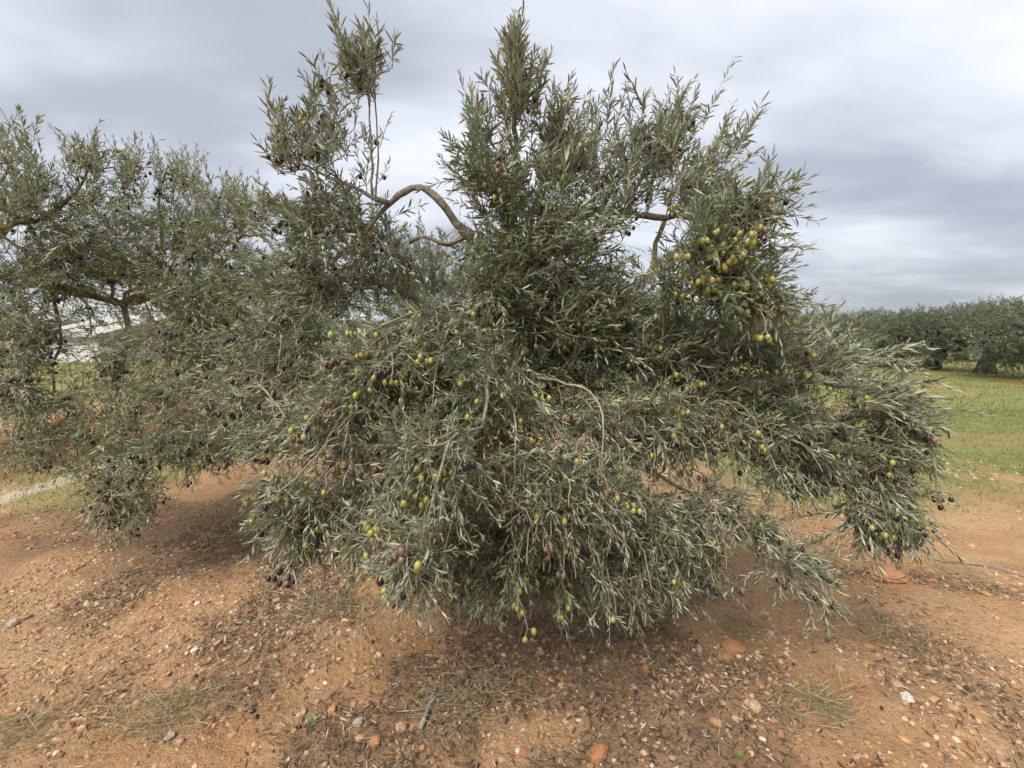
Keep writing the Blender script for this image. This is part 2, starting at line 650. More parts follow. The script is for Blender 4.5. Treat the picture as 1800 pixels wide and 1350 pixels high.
M_POST = plain('galvanised_post', (0.46, 0.50, 0.50), 0.55, 0.12, 12, 0, 0.35)
M_WIRE = plain('green_wire', (0.20, 0.27, 0.22), 0.5, 0.1, 10, 0, 0.3)
fx = -5.98
fz = lambda y: float(ground_z(fx, y))
f0 = empty('wire_fence', (fx, 5.2, fz(5.2)))
tag(f0, 'pale metal posts and wire netting fence on top of the orange earth bank', 'fence')
org = np.array([fx, 5.2, fz(5.2)])
post_y = [1.7 + 3.5 * i for i in range(9)]
for py in post_y:
    T = Tube()
    T.add([(fx, py, fz(py) - 0.3), (fx, py, fz(py) + 1.0), (fx, py, fz(py) + 1.52)], 0.032, 10)
    T.add([(fx, py, fz(py) + 1.52), (fx, py, fz(py) + 1.535), (fx, py, fz(py) + 1.55)], [0.036, 0.034, 0.012], 10)
    obj('post', T.mesh('post', M_POST, org), f0)
T = Tube()
ys = np.arange(1.7, 29.8, 0.5)
for h in (0.05, 0.75, 1.42):
    T.add([(fx + 0.035, y, fz(y) + h) for y in ys], 0.003, 4)
obj('line_wires', T.mesh('line_wires', M_WIRE, org), f0)
T = Tube()
st = 0.11
for y in np.arange(1.7, 16.0, st):
    a = fz(y)
    for s in (1, -1):
        T.add([(fx + 0.04 + 0.004 * s, y, a + 0.06), (fx + 0.04 + 0.004 * s, y + s * 1.36, a + 1.42)], 0.0016, 3, cap=False)
o = obj('wire_netting', T.mesh('wire_netting', M_WIRE, org), f0, kind='stuff')

# ------------------------------------------------------------------ foliage engine
def leaves_mesh(base, axis, side, length, width, bend, var, lod=0):
    """Lanceolate leaves. base/axis/side: (n,3); normal = side x axis faces the upper side."""
    n = len(base)
    nor = np.cross(side, axis)
    L = length[:, None]
    W = width[:, None]
    Bn = bend[:, None]

    def p(t, w):
        return base + axis * L * t + nor * (Bn * L * t * t) + side * W * w
    if lod == 0:
        vs_ = np.stack([p(0, 0), p(.30, .42), p(.30, -.42), p(.68, .46), p(.68, -.46), p(1, 0)], 1)
        o = np.arange(n)[:, None] * 6
        tri = np.concatenate([o + np.array([[0, 1, 2]]), o + np.array([[3, 5, 4]])])
        quad = o + np.array([[1, 3, 4, 2]])
        return vs_.reshape(-1, 3), tri, quad, np.repeat(var, 6)
    vs_ = np.stack([p(0, 0), p(.5, .5), p(.5, -.5), p(1, 0)], 1)
    o = np.arange(n)[:, None] * 4
    quad = o + np.array([[0, 1, 3, 2]])
    return vs_.reshape(-1, 3), None, quad, np.repeat(var, 4)


def make_shoots(p0, d0, L, curl, leaf_len, rs, spacing=0.0116, lod=0, sparse=0.10, wid=0.150):
    """Olive shoots: straight-ish stems with opposite leaf pairs turned a quarter each time.
    Returns leaf arrays plus the stem point lists."""
    S = len(p0)
    d0 = unit(d0)
    Kmax = int(np.ceil(L.max() / spacing)) + 1
    kk = np.arange(Kmax)
    s = (kk[None] + rs.random((S, Kmax)) * 0.35 + 1.0) * spacing        # arc length
    tt = s / L[:, None]
    ok = tt <= 1.0
    pos = p0[:, None] + d0[:, None] * s[..., None] + curl[:, None] * (L[:, None] * tt ** 2)[..., None]
    tan = unit(d0[:, None] + 2 * curl[:, None] * tt[..., None])
    ref = unit(rs.normal(size=(S, 3)))
    a = unit(np.cross(tan, ref[:, None]))
    bb = np.cross(tan, a)
    ph = (kk[None] % 2) * (np.pi / 2) + rs.normal(size=(S, Kmax)) * 0.35
    rad = np.cos(ph)[..., None] * a + np.sin(ph)[..., None] * bb
    out_ = []
    for sg in (1, -1):
        keep = ok & (rs.random((S, Kmax)) > sparse)
        P_, T_, R_ = pos[keep], tan[keep], rad[keep] * sg
        tt_ = tt[keep]
        n = len(P_)
        ang = np.radians(52 - 30 * tt_ + rs.normal(size=n) * 13)
        ax = T_ * np.cos(ang)[:, None] + R_ * np.sin(ang)[:, None]
        ax = unit(ax + np.array([0, 0, -0.08]) + rs.normal(size=(n, 3)) * 0.17)
        sd_ = np.cross(T_, R_)
        sd_ = unit(sd_ - ax * (sd_ * ax).sum(1, keepdims=True))
        tw = rs.normal(size=n) * 0.55
        nr = np.cross(sd_, ax)
        # leaf upper side looks to the shoot tip
        flip = np.where((nr * T_).sum(1) < 0, -1.0, 1.0)[:, None]
        sd_ = sd_ * flip
        nr = nr * flip
        sd_ = sd_ * np.cos(tw)[:, None] + nr * np.sin(tw)[:, None]
        ll = np.repeat(leaf_len[:, None], Kmax, 1)[keep] * (0.72 + 0.5 * np.sin(np.pi * np.clip(tt_ * 0.85 + 0.12, 0, 1))) * (0.8 + 0.4 * rs.random(n))
        ww = ll * wid * (0.85 + 0.4 * rs.random(n))
        sv = np.repeat(rs.random(S)[:, None], Kmax, 1)[keep]
        var = np.clip(0.45 * sv + 0.55 * rs.random(n), 0, 1)
        out_.append((P_, ax, sd_, ll, ww, rs.normal(size=n) * 0.10 - 0.05, var))
    arr = [np.concatenate([o_[i] for o_ in out_]) for i in range(7)]
    return leaves_mesh(*arr, lod=lod)


def stems_mesh_into(T, p0, d0, L, curl, r0=0.0018, sides=3, nseg=4):
    tq = np.linspace(0, 1, nseg)
    d0 = unit(d0)
    for i in range(len(p0)):
        pts = p0[i] + d0[i] * (L[i] * tq)[:, None] + curl[i] * (L[i] * tq ** 2)[:, None]
        T.add(pts, np.linspace(r0, 0.0007, nseg), sides, cap=False)


def olive_mesh(mat, seed):
    rs = np.random.default_rng(seed)
    ns, nr = 9, 6
    vv = [(0, 0, 0.5)]
    for i in range(1, nr):
        th = math.pi * i / nr
        for j in range(ns):
            ph = 2 * math.pi * j / ns
            z = 0.5 * math.cos(th)
            r = 0.385 * math.sin(th) * (1 + 0.06 * math.cos(th))
            vv.append((r * math.cos(ph), r * math.sin(ph), z))
    vv.append((0, 0, -0.52))
    tri, q = [], []
    for j in range(ns):
        tri.append((0, 1 + j, 1 + (j + 1) % ns))
        e = len(vv) - 1
        bse = 1 + (nr - 2) * ns
        tri.append((e, bse + (j + 1) % ns, bse + j))
    for i in range(nr - 2):
        for j in range(ns):
            a0 = 1 + i * ns + j
            a1 = 1 + i * ns + (j + 1) % ns
            q.append((a0, a0 + ns, a1 + ns, a1))
    return np.array(vv), np.array(tri), np.array(q)


OLV, OLT, OLQ = olive_mesh(None, 1)


class OliveTree:
    """A tree grown from hand-laid limbs towards shoot positions spread through its crown."""

    def __init__(self, name, base, label, cat='olive tree', group=None, seed=1):
        self.rs = np.random.default_rng(seed)
        self.base = np.array([base[0], base[1], float(ground_z(base[0], base[1])) - 0.02])
        self.root = empty(name, self.base)
        tag(self.root, label, cat, group)
        self.limbs = []      # (pts, radius, limb object name, material)
        self.targets = []    # (pos, mode, L, leaflen, fruit prob, colour probs, limb filter)

    def limb(self, ctrl, r0, r1, mat=None, name='branch', grow=True, sides=8):
        """ctrl: list of (px,py,Y) photo points or np arrays (world)."""
        w = [at(*c) if not isinstance(c, np.ndarray) else c for c in ctrl]
        pts = spline(w, 0.045)
        n = len(pts)
        wob = self.rs.normal(size=(n, 3)) * np.clip(0.12 * r0, 0.0025, 0.005)
        wob[0] = 0
        pts = pts + wob
        rad = r0 + (r1 - r0) * np.linspace(0, 1, n) ** 0.8
        self.limbs.append(dict(p=pts, r=rad, mat=mat or M_BRANCH, name=name, grow=grow, sides=sides))

    def blob(self, px, py, Yd, rx, ry, rY, n, mode, fruit=0.2, cols=(0.3, 0.25, 0.45), L=(0.13, 0.26), leaf=0.052, out=None):
        rs = self.rs
        n = max(2, int(n * (0.80 if mode in 'US' else (1.0 if py < 480 else 1.42))))
        g = rs.normal(size=(n, 3))
        g = g / np.linalg.norm(g, axis=1, keepdims=True) * (rs.random((n, 1)) ** (1 / 2.4))
        for q in g:
            y = max(0.75, Yd + q[2] * rY)
            p = at(px + q[0] * rx, py + q[1] * ry, y)
            gz = float(ground_z(p[0], p[1]))
            if p[2] < gz + 0.06:
                p[2] = gz + 0.06 + 0.1 * rs.random()
            self.targets.append((p, mode, (L[0] + (L[1] - L[0]) * rs.random()) * 0.92, leaf * {'D': 0.59, 'H': 0.62, 'M': 0.66}.get(mode, 0.73) * (0.75 + 0.5 * rs.random()), fruit, cols, out))

    def build(self, leaf_mat=None, twig_mat=None, max_single=300, olive_scale=1.0):
        rs = self.rs
        leaf_mat = leaf_mat or M_LEAF
        twig_mat = twig_mat or M_TWIG
        base = self.base
        # nodes ------------------------------------------------------------
        P, D, LI, PI, RL = [], [], [], [], []
        off = {}
        for li, l in enumerate(self.limbs):
            tan = unit(np.gradient(l['p'], axis=0))
            off[li] = sum(len(x) for x in P)
            P.append(l['p']); D.append(tan)
            LI.append(np.full(len(l['p']), li)); RL.append(l['r'])
        cap = 60000
        NP_ = np.zeros((cap, 3)); ND = np.zeros((cap, 3)); NL = np.zeros(cap, int); GR = np.ones(cap, bool)
        c = sum(len(x) for x in P)
        NP_[:c] = np.concatenate(P); ND[:c] = np.concatenate(D); NL[:c] = np.concatenate(LI)
        NR = np.zeros(cap); NR[:c] = np.concatenate(RL)
        GR[:c] = np.array([self.limbs[i]['grow'] for i in NL[:c]])
        n_limb = c
        tp = np.array([t_[0] for t_ in self.targets])
        # order by distance to limbs
        gi = np.where(GR[:c])[0]
        dmin = np.array([np.min(((NP_[gi] - q) ** 2).sum(1)) for q in tp])
        order = np.argsort(dmin)
        chains = []          # (node ids from attachment, limb)
        par = np.full(cap, -1)
        load = np.zeros(cap)
        end_dir = np.zeros((len(tp), 3)); end_limb = np.zeros(len(tp), int)
        for ti in order:
            q = tp[ti]
            d = q - NP_[:c]
            dist = np.sqrt((d ** 2).sum(1)) + 1e-6
            cosang = (d * ND[:c]).sum(1) / dist
            cost = dist * (1.55 - 0.55 * cosang)
            cost[~GR[:c]] = 1e9
            j = int(np.argmin(cost))
            dd = dist[j]
            u = d[j] / dd
            m_ = max(2, int(dd / 0.045) + 1)
            tt = np.linspace(0, 1, m_ + 1)
            h = ND[j] * dd * 0.55
            end = unit(u + np.array([0, 0, -0.25]) + rs.normal(size=3) * 0.2)
            g1 = end * dd * 0.7
            t2, t3 = tt ** 2, tt ** 3
            pts = (2 * t3 - 3 * t2 + 1)[:, None] * NP_[j] + (t3 - 2 * t2 + tt)[:, None] * h + \
                  (-2 * t3 + 3 * t2)[:, None] * q + (t3 - t2)[:, None] * g1
            pts[1:-1] += rs.normal(size=(m_ - 1, 3)) * 0.003
            tn = unit(np.gradient(pts, axis=0))
            ids = [j]
            for s_ in range(1, m_ + 1):
                NP_[c] = pts[s_]; ND[c] = tn[s_]; NL[c] = NL[j]; NR[c] = NR[j]; par[c] = ids[-1]
                ids.append(c); c += 1
            chains.append(ids)
            end_dir[ti] = tn[-1]; end_limb[ti] = NL[j]
            x = ids[-1]
            while x >= n_limb:
                load[x] += 1
                x = par[x]
        # limb meshes --------------------------------------------------------
        lobj = []
        for li, l in enumerate(self.limbs):
            T = Tube()
            rr = l['r'] * (1 + 0.10 * np.sin(np.arange(len(l['r'])) * 1.3 + li))
            rr = rr * (1 + 0.35 * np.exp(-((np.arange(len(rr))[:, None] - rs.random(max(1, len(rr) // 9)) * len(rr)) / 0.8) ** 2).max(1) * rs.random(len(rr)))
            T.add(l['p'], rr, l['sides'], 0.13)
            lobj.append(obj(l['name'], T.mesh(l['name'], l['mat'], base), self.root))
        # shoots -----------------------------------------------------------------
        n = len(tp)
        mode = np.array([t_[1] for t_ in self.targets])
        L = np.array([t_[2] for t_ in self.targets])
        LF = np.array([t_[3] for t_ in self.targets])
        outw = tp - np.array([base[0], base[1], base[2] + 1.1])
        outw[:, 2] *= 0.4
        outw = unit(outw)
        rnd = rs.normal(size=(n, 3))
        up = np.array([0, 0, 1.0])
        dirs = np.zeros((n, 3)); curl = np.zeros((n, 3))
        for md, (wu, wo, we, wr, cz) in {'U': (0.95, 0.15, 0.25, 0.24, 0.03), 'S': (1.3, 0.05, 0.1, 0.10, 0.02),
                                        'M': (0.28, 0.35, 0.55, 0.42, -0.16), 'D': (-0.12, 0.34, 0.32, 0.78, -0.12),
                                        'H': (-0.70, 0.18, 0.3, 0.42, -0.10)}.items():
            s_ = mode == md
            dirs[s_] = wu * up + wo * outw[s_] + we * end_dir[s_] + wr * rnd[s_]
            curl[s_] = up * cz + rs.normal(size=(s_.sum(), 3)) * 0.21
        for i, t_ in enumerate(self.targets):
            if t_[6] is not None:
                dirs[i] += np.asarray(t_[6])
        dirs = unit(dirs)
        # keep shoots off the soil
        tipz = tp[:, 2] + dirs[:, 2] * L
        gz = ground_z(tp[:, 0], tp[:, 1])
        low = tipz < gz + 0.05
        dirs[low, 2] = np.maximum(dirs[low, 2], -0.1)
        dirs = unit(dirs)
        curl[low, 2] = 0.02
        # twigs + foliage per limb -------------------------------------------------
        tubes = {}
        for ids in chains:
            li = NL[ids[0]]
            T = tubes.setdefault(li, Tube())
            rad = np.maximum(0.0017, 0.0015 * np.maximum(load[ids], 1) ** 0.42)
            rad = np.minimum(rad, max(0.0018, NR[ids[0]] * 0.8))
            rad[0] = rad[1] if len(rad) > 1 else rad[0]
            T.add(NP_[ids], rad, 4 if rad.max() < 0.004 else 6, cap=False)
        fol = {}
        for li in np.unique(end_limb):
            s_ = end_limb == li
            T = tubes.setdefault(li, Tube())
            stems_mesh_into(T, tp[s_], dirs[s_], L[s_], curl[s_])
            v_, t_, q_, var = make_shoots(tp[s_], dirs[s_], L[s_], curl[s_], LF[s_], rs)
            me_ = mesh_np('foliage', v_ - base, t_, q_, leaf_mat, True, {'var': var})
            obj('foliage', me_, lobj[li], kind='stuff')
        # olives ---------------------------------------------------------------------
        ol = []
        face = unit(np.array([0 - base[0], -0.6 - base[1], 0]))
        for i, t_ in enumerate(self.targets):
            bare = mode[i] in 'DHM' and rs.random() < (0.16 if mode[i] != 'M' else 0.08) and t_[4] > 0.06 and tp[i][2] > 0.62 and tp[i][1] > 1.2
            if not bare and rs.random() > t_[4] * (0.80 if mode[i] in 'DHM' else 1.0):
                continue
            k_ = 1 + int(rs.random() ** 2.1 * 4.2)
            f = rs.random() * 0.6
            p = tp[i] + dirs[i] * L[i] * f + curl[i] * L[i] * f * f
            if bare:
                # leafless fruiting twig arching out of the crown and hanging
                bl = (0.08 + 0.15 * rs.random()) * min(1.0, tp[i][1] / 1.5)
                bd = unit(0.8 * outw[i] + 0.5 * face + rnd[i] * 0.45 + np.array([0, 0, 0.15]))
                tb = np.linspace(0, 1, 6)
                bp = tp[i] + bd * (bl * tb * (1 - 0.35 * tb))[:, None] + np.array([0, 0, -1.0]) * (bl * (0.25 + 0.4 * rs.random()) * tb ** 2)[:, None] + np.cumsum(rs.normal(size=(6, 3)) * 0.007, 0)
                if bp[-1, 2] > ground_z(bp[-1, 0], bp[-1, 1]) + 0.08:
                    tubes[end_limb[i]].add(bp, np.linspace(0.0024, 0.0015, 6), 5, cap=False)
                    p = bp[rs.integers(3, 6)]
                    if rs.random() > min(1, t_[4] * 1.3):
                        continue
            else:
                p = p + 0.02 * outw[i]
            main = rs.choice(3, p=np.array(t_[5]) / sum(t_[5]))
            placed = []
            for _ in range(k_):
                sz = (0.0205 + 0.0055 * rs.random()) * olive_scale
                for _try in range(6):
                    q = p + np.array([rs.normal() * 0.012, rs.normal() * 0.012, -0.020 - 0.010 * rs.random()]) + dirs[i] * rs.normal() * 0.012
                    if all(np.linalg.norm(q - z) > 0.021 for z in placed):
                        break
                placed.append(q)
                cc = main if rs.random() < 0.82 else rs.choice(3, p=np.array(t_[5]) / sum(t_[5]))
                ol.append((q, sz, cc, p))
                T = tubes[end_limb[i]]
                T.add([p, (p + q) / 2 + np.array([0, 0, 0.006]), q + np.array([0, 0, sz * 0.45])], 0.0013, 4, cap=False)
        for li, T in tubes.items():
            o = obj('twigs', T.mesh('twigs', twig_mat, base), lobj[li], kind='stuff')
        if ol:
            yy = np.array([o_[0][1] for o_ in ol]) + rs.random(len(ol)) * 0.25
            order = np.argsort(yy)
            meshes = [mesh_np('olive', OLV, OLT, OLQ, M_OL[c_]) for c_ in range(3)]
            rest = {0: [], 1: [], 2: []}
            for r_, i in enumerate(order):
                q, sz, cc, p = ol[i]
                if r_ < max_single:
                    o = obj('olive', meshes[cc], self.root, q - base)
                    o.scale = (sz, sz, sz * (0.97 + 0.12 * rs.random()))
                    o.rotation_euler = (rs.normal() * 0.25, rs.normal() * 0.25, rs.random() * 6.28)
                else:
                    rest[cc].append((q, sz))
            for cc, lst in rest.items():
                if not lst:
                    continue
                vv = np.concatenate([OLV * sz + (q - base) for q, sz in lst])
                o_ = (np.arange(len(lst)) * len(OLV))[:, None, None]
                o = obj('olives', mesh_np('olives', vv, (OLT[None] + o_).reshape(-1, 3), (OLQ[None] + o_).reshape(-1, 4), M_OL[cc]), self.root, kind='stuff')
        return self


# ------------------------------------------------------------------ main olive tree
tr0 = at(830, 800, 2.35)
MT = OliveTree('olive_tree', (tr0[0], tr0[1]), 'large olive tree in the middle hung with green and black olives, skirts near the soil', seed=11)
g0 = np.array([tr0[0], tr0[1], float(ground_z(tr0[0], tr0[1])) - 0.05])
MT.limb([g0, (828, 900, 2.34), (822, 790, 2.30), (815, 680, 2.25), (806, 585, 2.2)], 0.11, 0.055, M_BARK, 'trunk', grow=False, sides=14)
B = MT.limb
B([(808, 590, 2.2), (835, 500, 2.1), (852, 447, 2.05), (818, 412, 2.0), (786, 368, 1.97), (764, 345, 1.95), (738, 331, 1.95), (712, 336, 1.95),
   (690, 353, 1.95), (666, 376, 1.98), (640, 412, 2.0), (590, 450, 2.05)], 0.030, 0.007, grow=True)
B([(684, 357, 1.95), (650, 345, 1.93), (620, 328, 1.93), (590, 318, 1.93), (540, 292, 1.95)], 0.0115, 0.005)
B([(655, 346, 1.93), (653, 270, 1.93), (648, 190, 1.94), (642, 120, 1.95)], 0.006, 0.003)
B([(660, 348, 1.93), (664, 260, 1.92), (660, 190, 1.93), (655, 140, 1.93)], 0.0045, 0.0025)
B([(815, 418, 2.0), (790, 428, 1.98), (765, 424, 1.97), (740, 415, 1.97), (718, 428, 1.98)], 0.013, 0.007, grow=False)
B([(835, 505, 2.1), (890, 420, 2.0), (905, 320, 1.95), (906, 200, 1.92), (906, 110, 1.9)], 0.034, 0.004)
B([(835, 505, 2.1), (930, 430, 2.15), (1040, 372, 2.2), (1100, 376, 2.15), (1190, 381, 2.0), (1290, 380, 1.78), (1340, 372, 1.65)], 0.036, 0.006)
B([(1100, 376, 2.15), (1140, 290, 2.18), (1175, 240, 2.2), (1192, 205, 2.2)], 0.012, 0.004)
B([(806, 590, 2.2), (845, 560, 2.1), (890, 556, 2.1), (980, 562, 2.2), (1090, 530, 2.2), (1120, 524, 2.15), (1132, 490, 2.12), (1150, 465, 2.1),
   (1156, 430, 2.1), (1168, 385, 2.1)], 0.046, 0.010, M_BARK_MOSS)
B([(1120, 524, 2.15), (1160, 527, 2.05), (1230, 505, 1.85), (1300, 480, 1.68), (1350, 440, 1.6)], 0.018, 0.005)
B([(814, 650, 2.24), (900, 640, 2.2), (1050, 640, 2.2), (1200, 652, 2.1), (1340, 672, 1.9), (1440, 672, 1.8), (1510, 681, 1.75), (1575, 702, 1.7), (1620, 740, 1.7)], 0.042, 0.004)
B([(1440, 672, 1.8), (1495, 640, 1.76), (1545, 614, 1.74)], 0.005, 0.003)
B([(1200, 652, 2.1), (1280, 682, 2.0), (1370, 712, 1.9), (1440, 742, 1.8), (1520, 757, 1.75), (1570, 795, 1.7), (1590, 880, 1.68)], 0.020, 0.005)
B([(820, 720, 2.27), (950, 730, 2.1), (1080, 785, 1.9), (1190, 855, 1.75), (1260, 886, 1.65), (1330, 945, 1.58), (1390, 1010, 1.55), (1430, 1050, 1.55)], 0.015, 0.0025)
B([(806, 590, 2.2), (812, 535, 2.0), (760, 545, 1.8), (680, 590, 1.6), (600, 650, 1.5), (530, 692, 1.45)], 0.014, 0.003)
B([(812, 538, 2.0), (740, 555, 1.75), (700, 610, 1.5), (640, 680, 1.42), (580, 760, 1.4)], 0.012, 0.004)
B([(810, 600, 2.2), (845, 650, 1.8), (860, 665, 1.5), (852, 720, 1.36), (848, 752, 1.31), (815, 757, 1.26), (792, 775, 1.2), (776, 825, 1.12), (758, 885, 1.06),
   (737, 975, 1.02), (731, 1055, 1.0)], 0.011, 0.002, M_BRANCH)
B([(806, 590, 2.2), (740, 530, 2.4), (640, 490, 2.5), (520, 480, 2.6)], 0.034, 0.006)
B([(816, 690, 2.26), (925, 650, 1.9), (935, 690, 1.75), (965, 730, 1.65), (1000, 800, 1.58), (1000, 880, 1.55), (985, 960, 1.56)], 0.018, 0.003)
B([(816, 690, 2.26), (700, 700, 1.8), (620, 760, 1.6), (565, 850, 1.55), (532, 930, 1.53), (506, 1000, 1.52)], 0.024, 0.003)
B([(820, 720, 2.27), (880, 760, 2.0), (920, 850, 1.85), (915, 950, 1.8)], 0.020, 0.005)
B([(815, 640, 2.24), (1000, 620, 2.4), (1150, 600, 2.5), (1300, 600, 2.45), (1400, 610, 2.3)], 0.030, 0.006)
# thin bent fruiting rods sweeping out of the crotch
for (a, b_, c_, d_) in [((828, 540, 2.0), (760, 560, 1.7), (690, 620, 1.5), (600, 700, 1.4)), ((830, 535, 2.0), (770, 540, 1.7), (700, 560, 1.55), (600, 610, 1.5)),
                        ((828, 545, 2.0), (800, 560, 1.7), (770, 630, 1.5), (760, 720, 1.4)), ((850, 640, 1.8), (900, 720, 1.5), (905, 800, 1.4), (900, 900, 1.38)),
                        ((930, 660, 1.85), (1040, 690, 1.6), (1060, 780, 1.5), (1050, 880, 1.5)), ((1190, 660, 2.1), (1250, 700, 1.8), (1280, 780, 1.7), (1290, 850, 1.7)),
                        ((1100, 650, 2.15), (1130, 690, 1.8), (1150, 780, 1.65), (1140, 900, 1.62)), ((700, 700, 1.8), (640, 720, 1.5), (560, 800, 1.42), (480, 880, 1.4))]:
    B([a, b_, c_, d_], 0.006, 0.0022, M_TWIG, sides=6)

G = MT.blob
GRN, MIX, BLK = (0.7, 0.2, 0.1), (0.35, 0.3, 0.35), (0.02, 0.06, 0.92)
G(655, 262, 1.93, 18, 30, .06, 6, 'U', .3, BLK, (.08, .14))
G(638, 155, 1.94, 36, 40, .12, 46, 'U', .25, BLK, (.12, .20), .062)
G(600, 205, 1.94, 35, 35, .1, 9, 'U', .2, BLK)
G(520, 285, 1.95, 45, 40, .2, 46, 'U', .3, BLK, (.12, .22), .058)
G(585, 270, 1.95, 35, 45, .15, 24, 'U', .3, BLK, (.12, .22), .058)
G(650, 315, 1.93, 25, 20, .1, 6, 'U', .6, BLK, (.08, .14))
G(570, 385, 2.0, 80, 50, .25, 120, 'M', .35, BLK, leaf=.056)
G(655, 440, 2.05, 45, 45, .2, 55, 'M', .3, BLK)
G(560, 500, 2.3, 120, 55, .3, 190, 'M', .22, BLK)
G(700, 520, 2.3, 80, 30, .25, 60, 'U', .1, BLK)
G(906, 215, 1.93, 40, 40, .12, 36, 'S', .1, MIX, (.16, .28), .066)
G(906, 128, 1.90, 9, 35, .04, 10, 'S', 0, MIX, (.12, .2), .066)
G(906, 142, 1.91, 16, 45, .06, 16, 'S', 0, MIX, (.14, .22), .066)
G(850, 260, 1.95, 30, 30, .1, 16, 'U', .1, MIX, (.14, .22), .062)
G(965, 250, 1.98, 30, 30, .1, 16, 'U', .1, MIX, (.14, .22), .062)
G(870, 335, 1.9, 55, 60, .22, 112, 'M', .22, (.25, .45, .3), leaf=.056)
G(980, 315, 2.0, 80, 50, .25, 112, 'U', .12, MIX, leaf=.058)
G(955, 435, 1.88, 115, 85, .22, 240, 'M', .20, (.2, .3, .5), leaf=.055)
G(1080, 360, 2.1, 60, 75, .22, 88, 'U', .2, (.1, .4, .5))
G(1150, 285, 2.15, 60, 40, .2, 95, 'U', .3, BLK, (.12, .22))
G(1190, 225, 2.2, 25, 22, .1, 26, 'U', .3, BLK, (.12, .2))
G(1060, 250, 2.15, 30, 20, .1, 8, 'U', .1, BLK)
G(1215, 345, 2.0, 75, 45, .22, 95, 'M', .3, MIX)
G(1265, 285, 2.0, 25, 20, .1, 10, 'U', .1, MIX)
G(1305, 380, 1.62, 50, 35, .15, 75, 'M', .4, MIX, (.1, .2), .05, out=(.15, 0, .1))
G(1260, 450, 1.65, 75, 50, .18, 95, 'M', .5, GRN)
G(1300, 520, 1.62, 60, 30, .15, 70, 'M', .6, GRN)
G(1245, 465, 1.52, 55, 60, .05, 34, 'M', 1.6, (.9, .08, .02), (.07, .14), .05)
G(1180, 500, 1.8, 40, 60, .15, 36, 'M', .5, GRN)
G(1000, 560, 1.95, 130, 60, .25, 280, 'M', .16, MIX)
G(1180, 620, 2.0, 130, 45, .28, 250, 'M', .25, MIX)
G(1350, 620, 2.0, 85, 35, .25, 110, 'M', .15, MIX, out=(.4, 0, .1))
G(1445, 640, 1.9, 50, 25, .2, 60, 'M', .15, MIX, out=(.6, 0, .1))
G(1150, 740, 1.8, 180, 80, .25, 370, 'D', .22, (.35, .15, .5), (.09, .2), .048)
G(1390, 755, 1.8, 100, 45, .2, 130, 'D', .35, (.25, .15, .6))
G(1545, 790, 1.7, 55, 60, .13, 76, 'D', .4, (.35, .1, .55), out=(.25, 0, 0))
G(1525, 880, 1.68, 50, 50, .1, 52, 'H', .5, (.35, .1, .55))
G(1525, 700, 1.72, 60, 18, .13, 40, 'M', .3, MIX, out=(.6, 0, 0))
G(1545, 622, 1.74, 10, 8, .05, 4, 'M', .3, GRN, out=(1.2, 0, .2))
G(960, 870, 1.6, 170, 105, .22, 430, 'D', .22, (.5, .3, .2), (.09, .2), .046)
G(1160, 930, 1.75, 105, 65, .2, 220, 'D', .15, (.5, .25, .25), (.09, .2), .046)
G(1385, 990, 1.56, 65, 35, .07, 40, 'M', .3, (.2, .1, .7), (.08, .16), .046, out=(.2, 0, -.2))
G(1435, 1050, 1.55, 30, 25, .05, 14, 'D', .2, (.2, .1, .7), (.08, .14), .046)
G(880, 510, 1.85, 50, 40, .12, 55, 'M', .3, (.2, .3, .5))
G(770, 590, 1.75, 90, 40, .15, 80, 'M', .35, GRN, (.1, .2), .05)
G(500, 580, 2.0, 90, 50, .2, 110, 'D', .2, BLK)
G(440, 690, 1.9, 60, 60, .2, 60, 'D', .3, BLK, (.1, .2), .05)
G(500, 760, 1.75, 60, 60, .15, 60, 'D', .3, (.3, .2, .5), (.1, .2), .05)
G(1330, 700, 1.85, 110, 40, .15, 80, 'M', .25, MIX, (.1, .2), .05)
G(1440, 800, 1.75, 90, 35, .12, 70, 'D', .35, (.25, .1, .65), (.1, .2), .05)
G(1590, 740, 1.68, 40, 35, .1, 36, 'D', .3, MIX, (.1, .2), .05, out=(.4, 0, 0))
G(1590, 900, 1.66, 30, 45, .08, 36, 'H', .4, (.4, .1, .5), (.1, .18), .05)
G(690, 630, 1.6, 120, 50, .22, 200, 'D', .3, GRN, (.09, .2), .047)
G(630, 740, 1.55, 110, 80, .22, 220, 'D', .22, (.55, .25, .2), (.09, .2), .046)
G(760, 820, 1.35, 75, 80, .18, 120, 'D', .35, (.6, .25, .15), leaf=.048)
G(728, 975, 1.05, 40, 65, .07, 50, 'D', .26, (.6, .25, .15), (.08, .15), .040)
G(690, 930, 1.2, 45, 45, .1, 30, 'D', .4, GRN, (.1, .18), .045)
G(550, 890, 1.57, 60, 50, .12, 60, 'D', .3, (.6, .2, .2))
G(840, 700, 1.7, 100, 75, .3, 180, 'D', .25, GRN)
G(890, 965, 1.75, 120, 40, .13, 90, 'D', .12, MIX)
G(1060, 980, 1.78, 120, 40, .15, 120, 'D', .12, MIX)
G(930, 840, 2.05, 230, 150, .15, 330, 'D', .05, MIX, (.1, .22), .05)
G(830, 1000, 1.85, 90, 50, .1, 110, 'D', .05, MIX, (.1, .2), .05)
G(800, 960, 1.7, 110, 55, .12, 120, 'D', .15, GRN, (.09, .18), .045)
G(960, 1000, 1.75, 120, 40, .12, 120, 'D', .12, MIX, (.09, .18), .045)
G(1180, 1000, 1.8, 90, 40, .12, 100, 'D', .1, MIX, (.09, .18), .045)
G(660, 890, 1.6, 90, 70, .12, 110, 'D', .2, GRN, (.09, .18), .045)
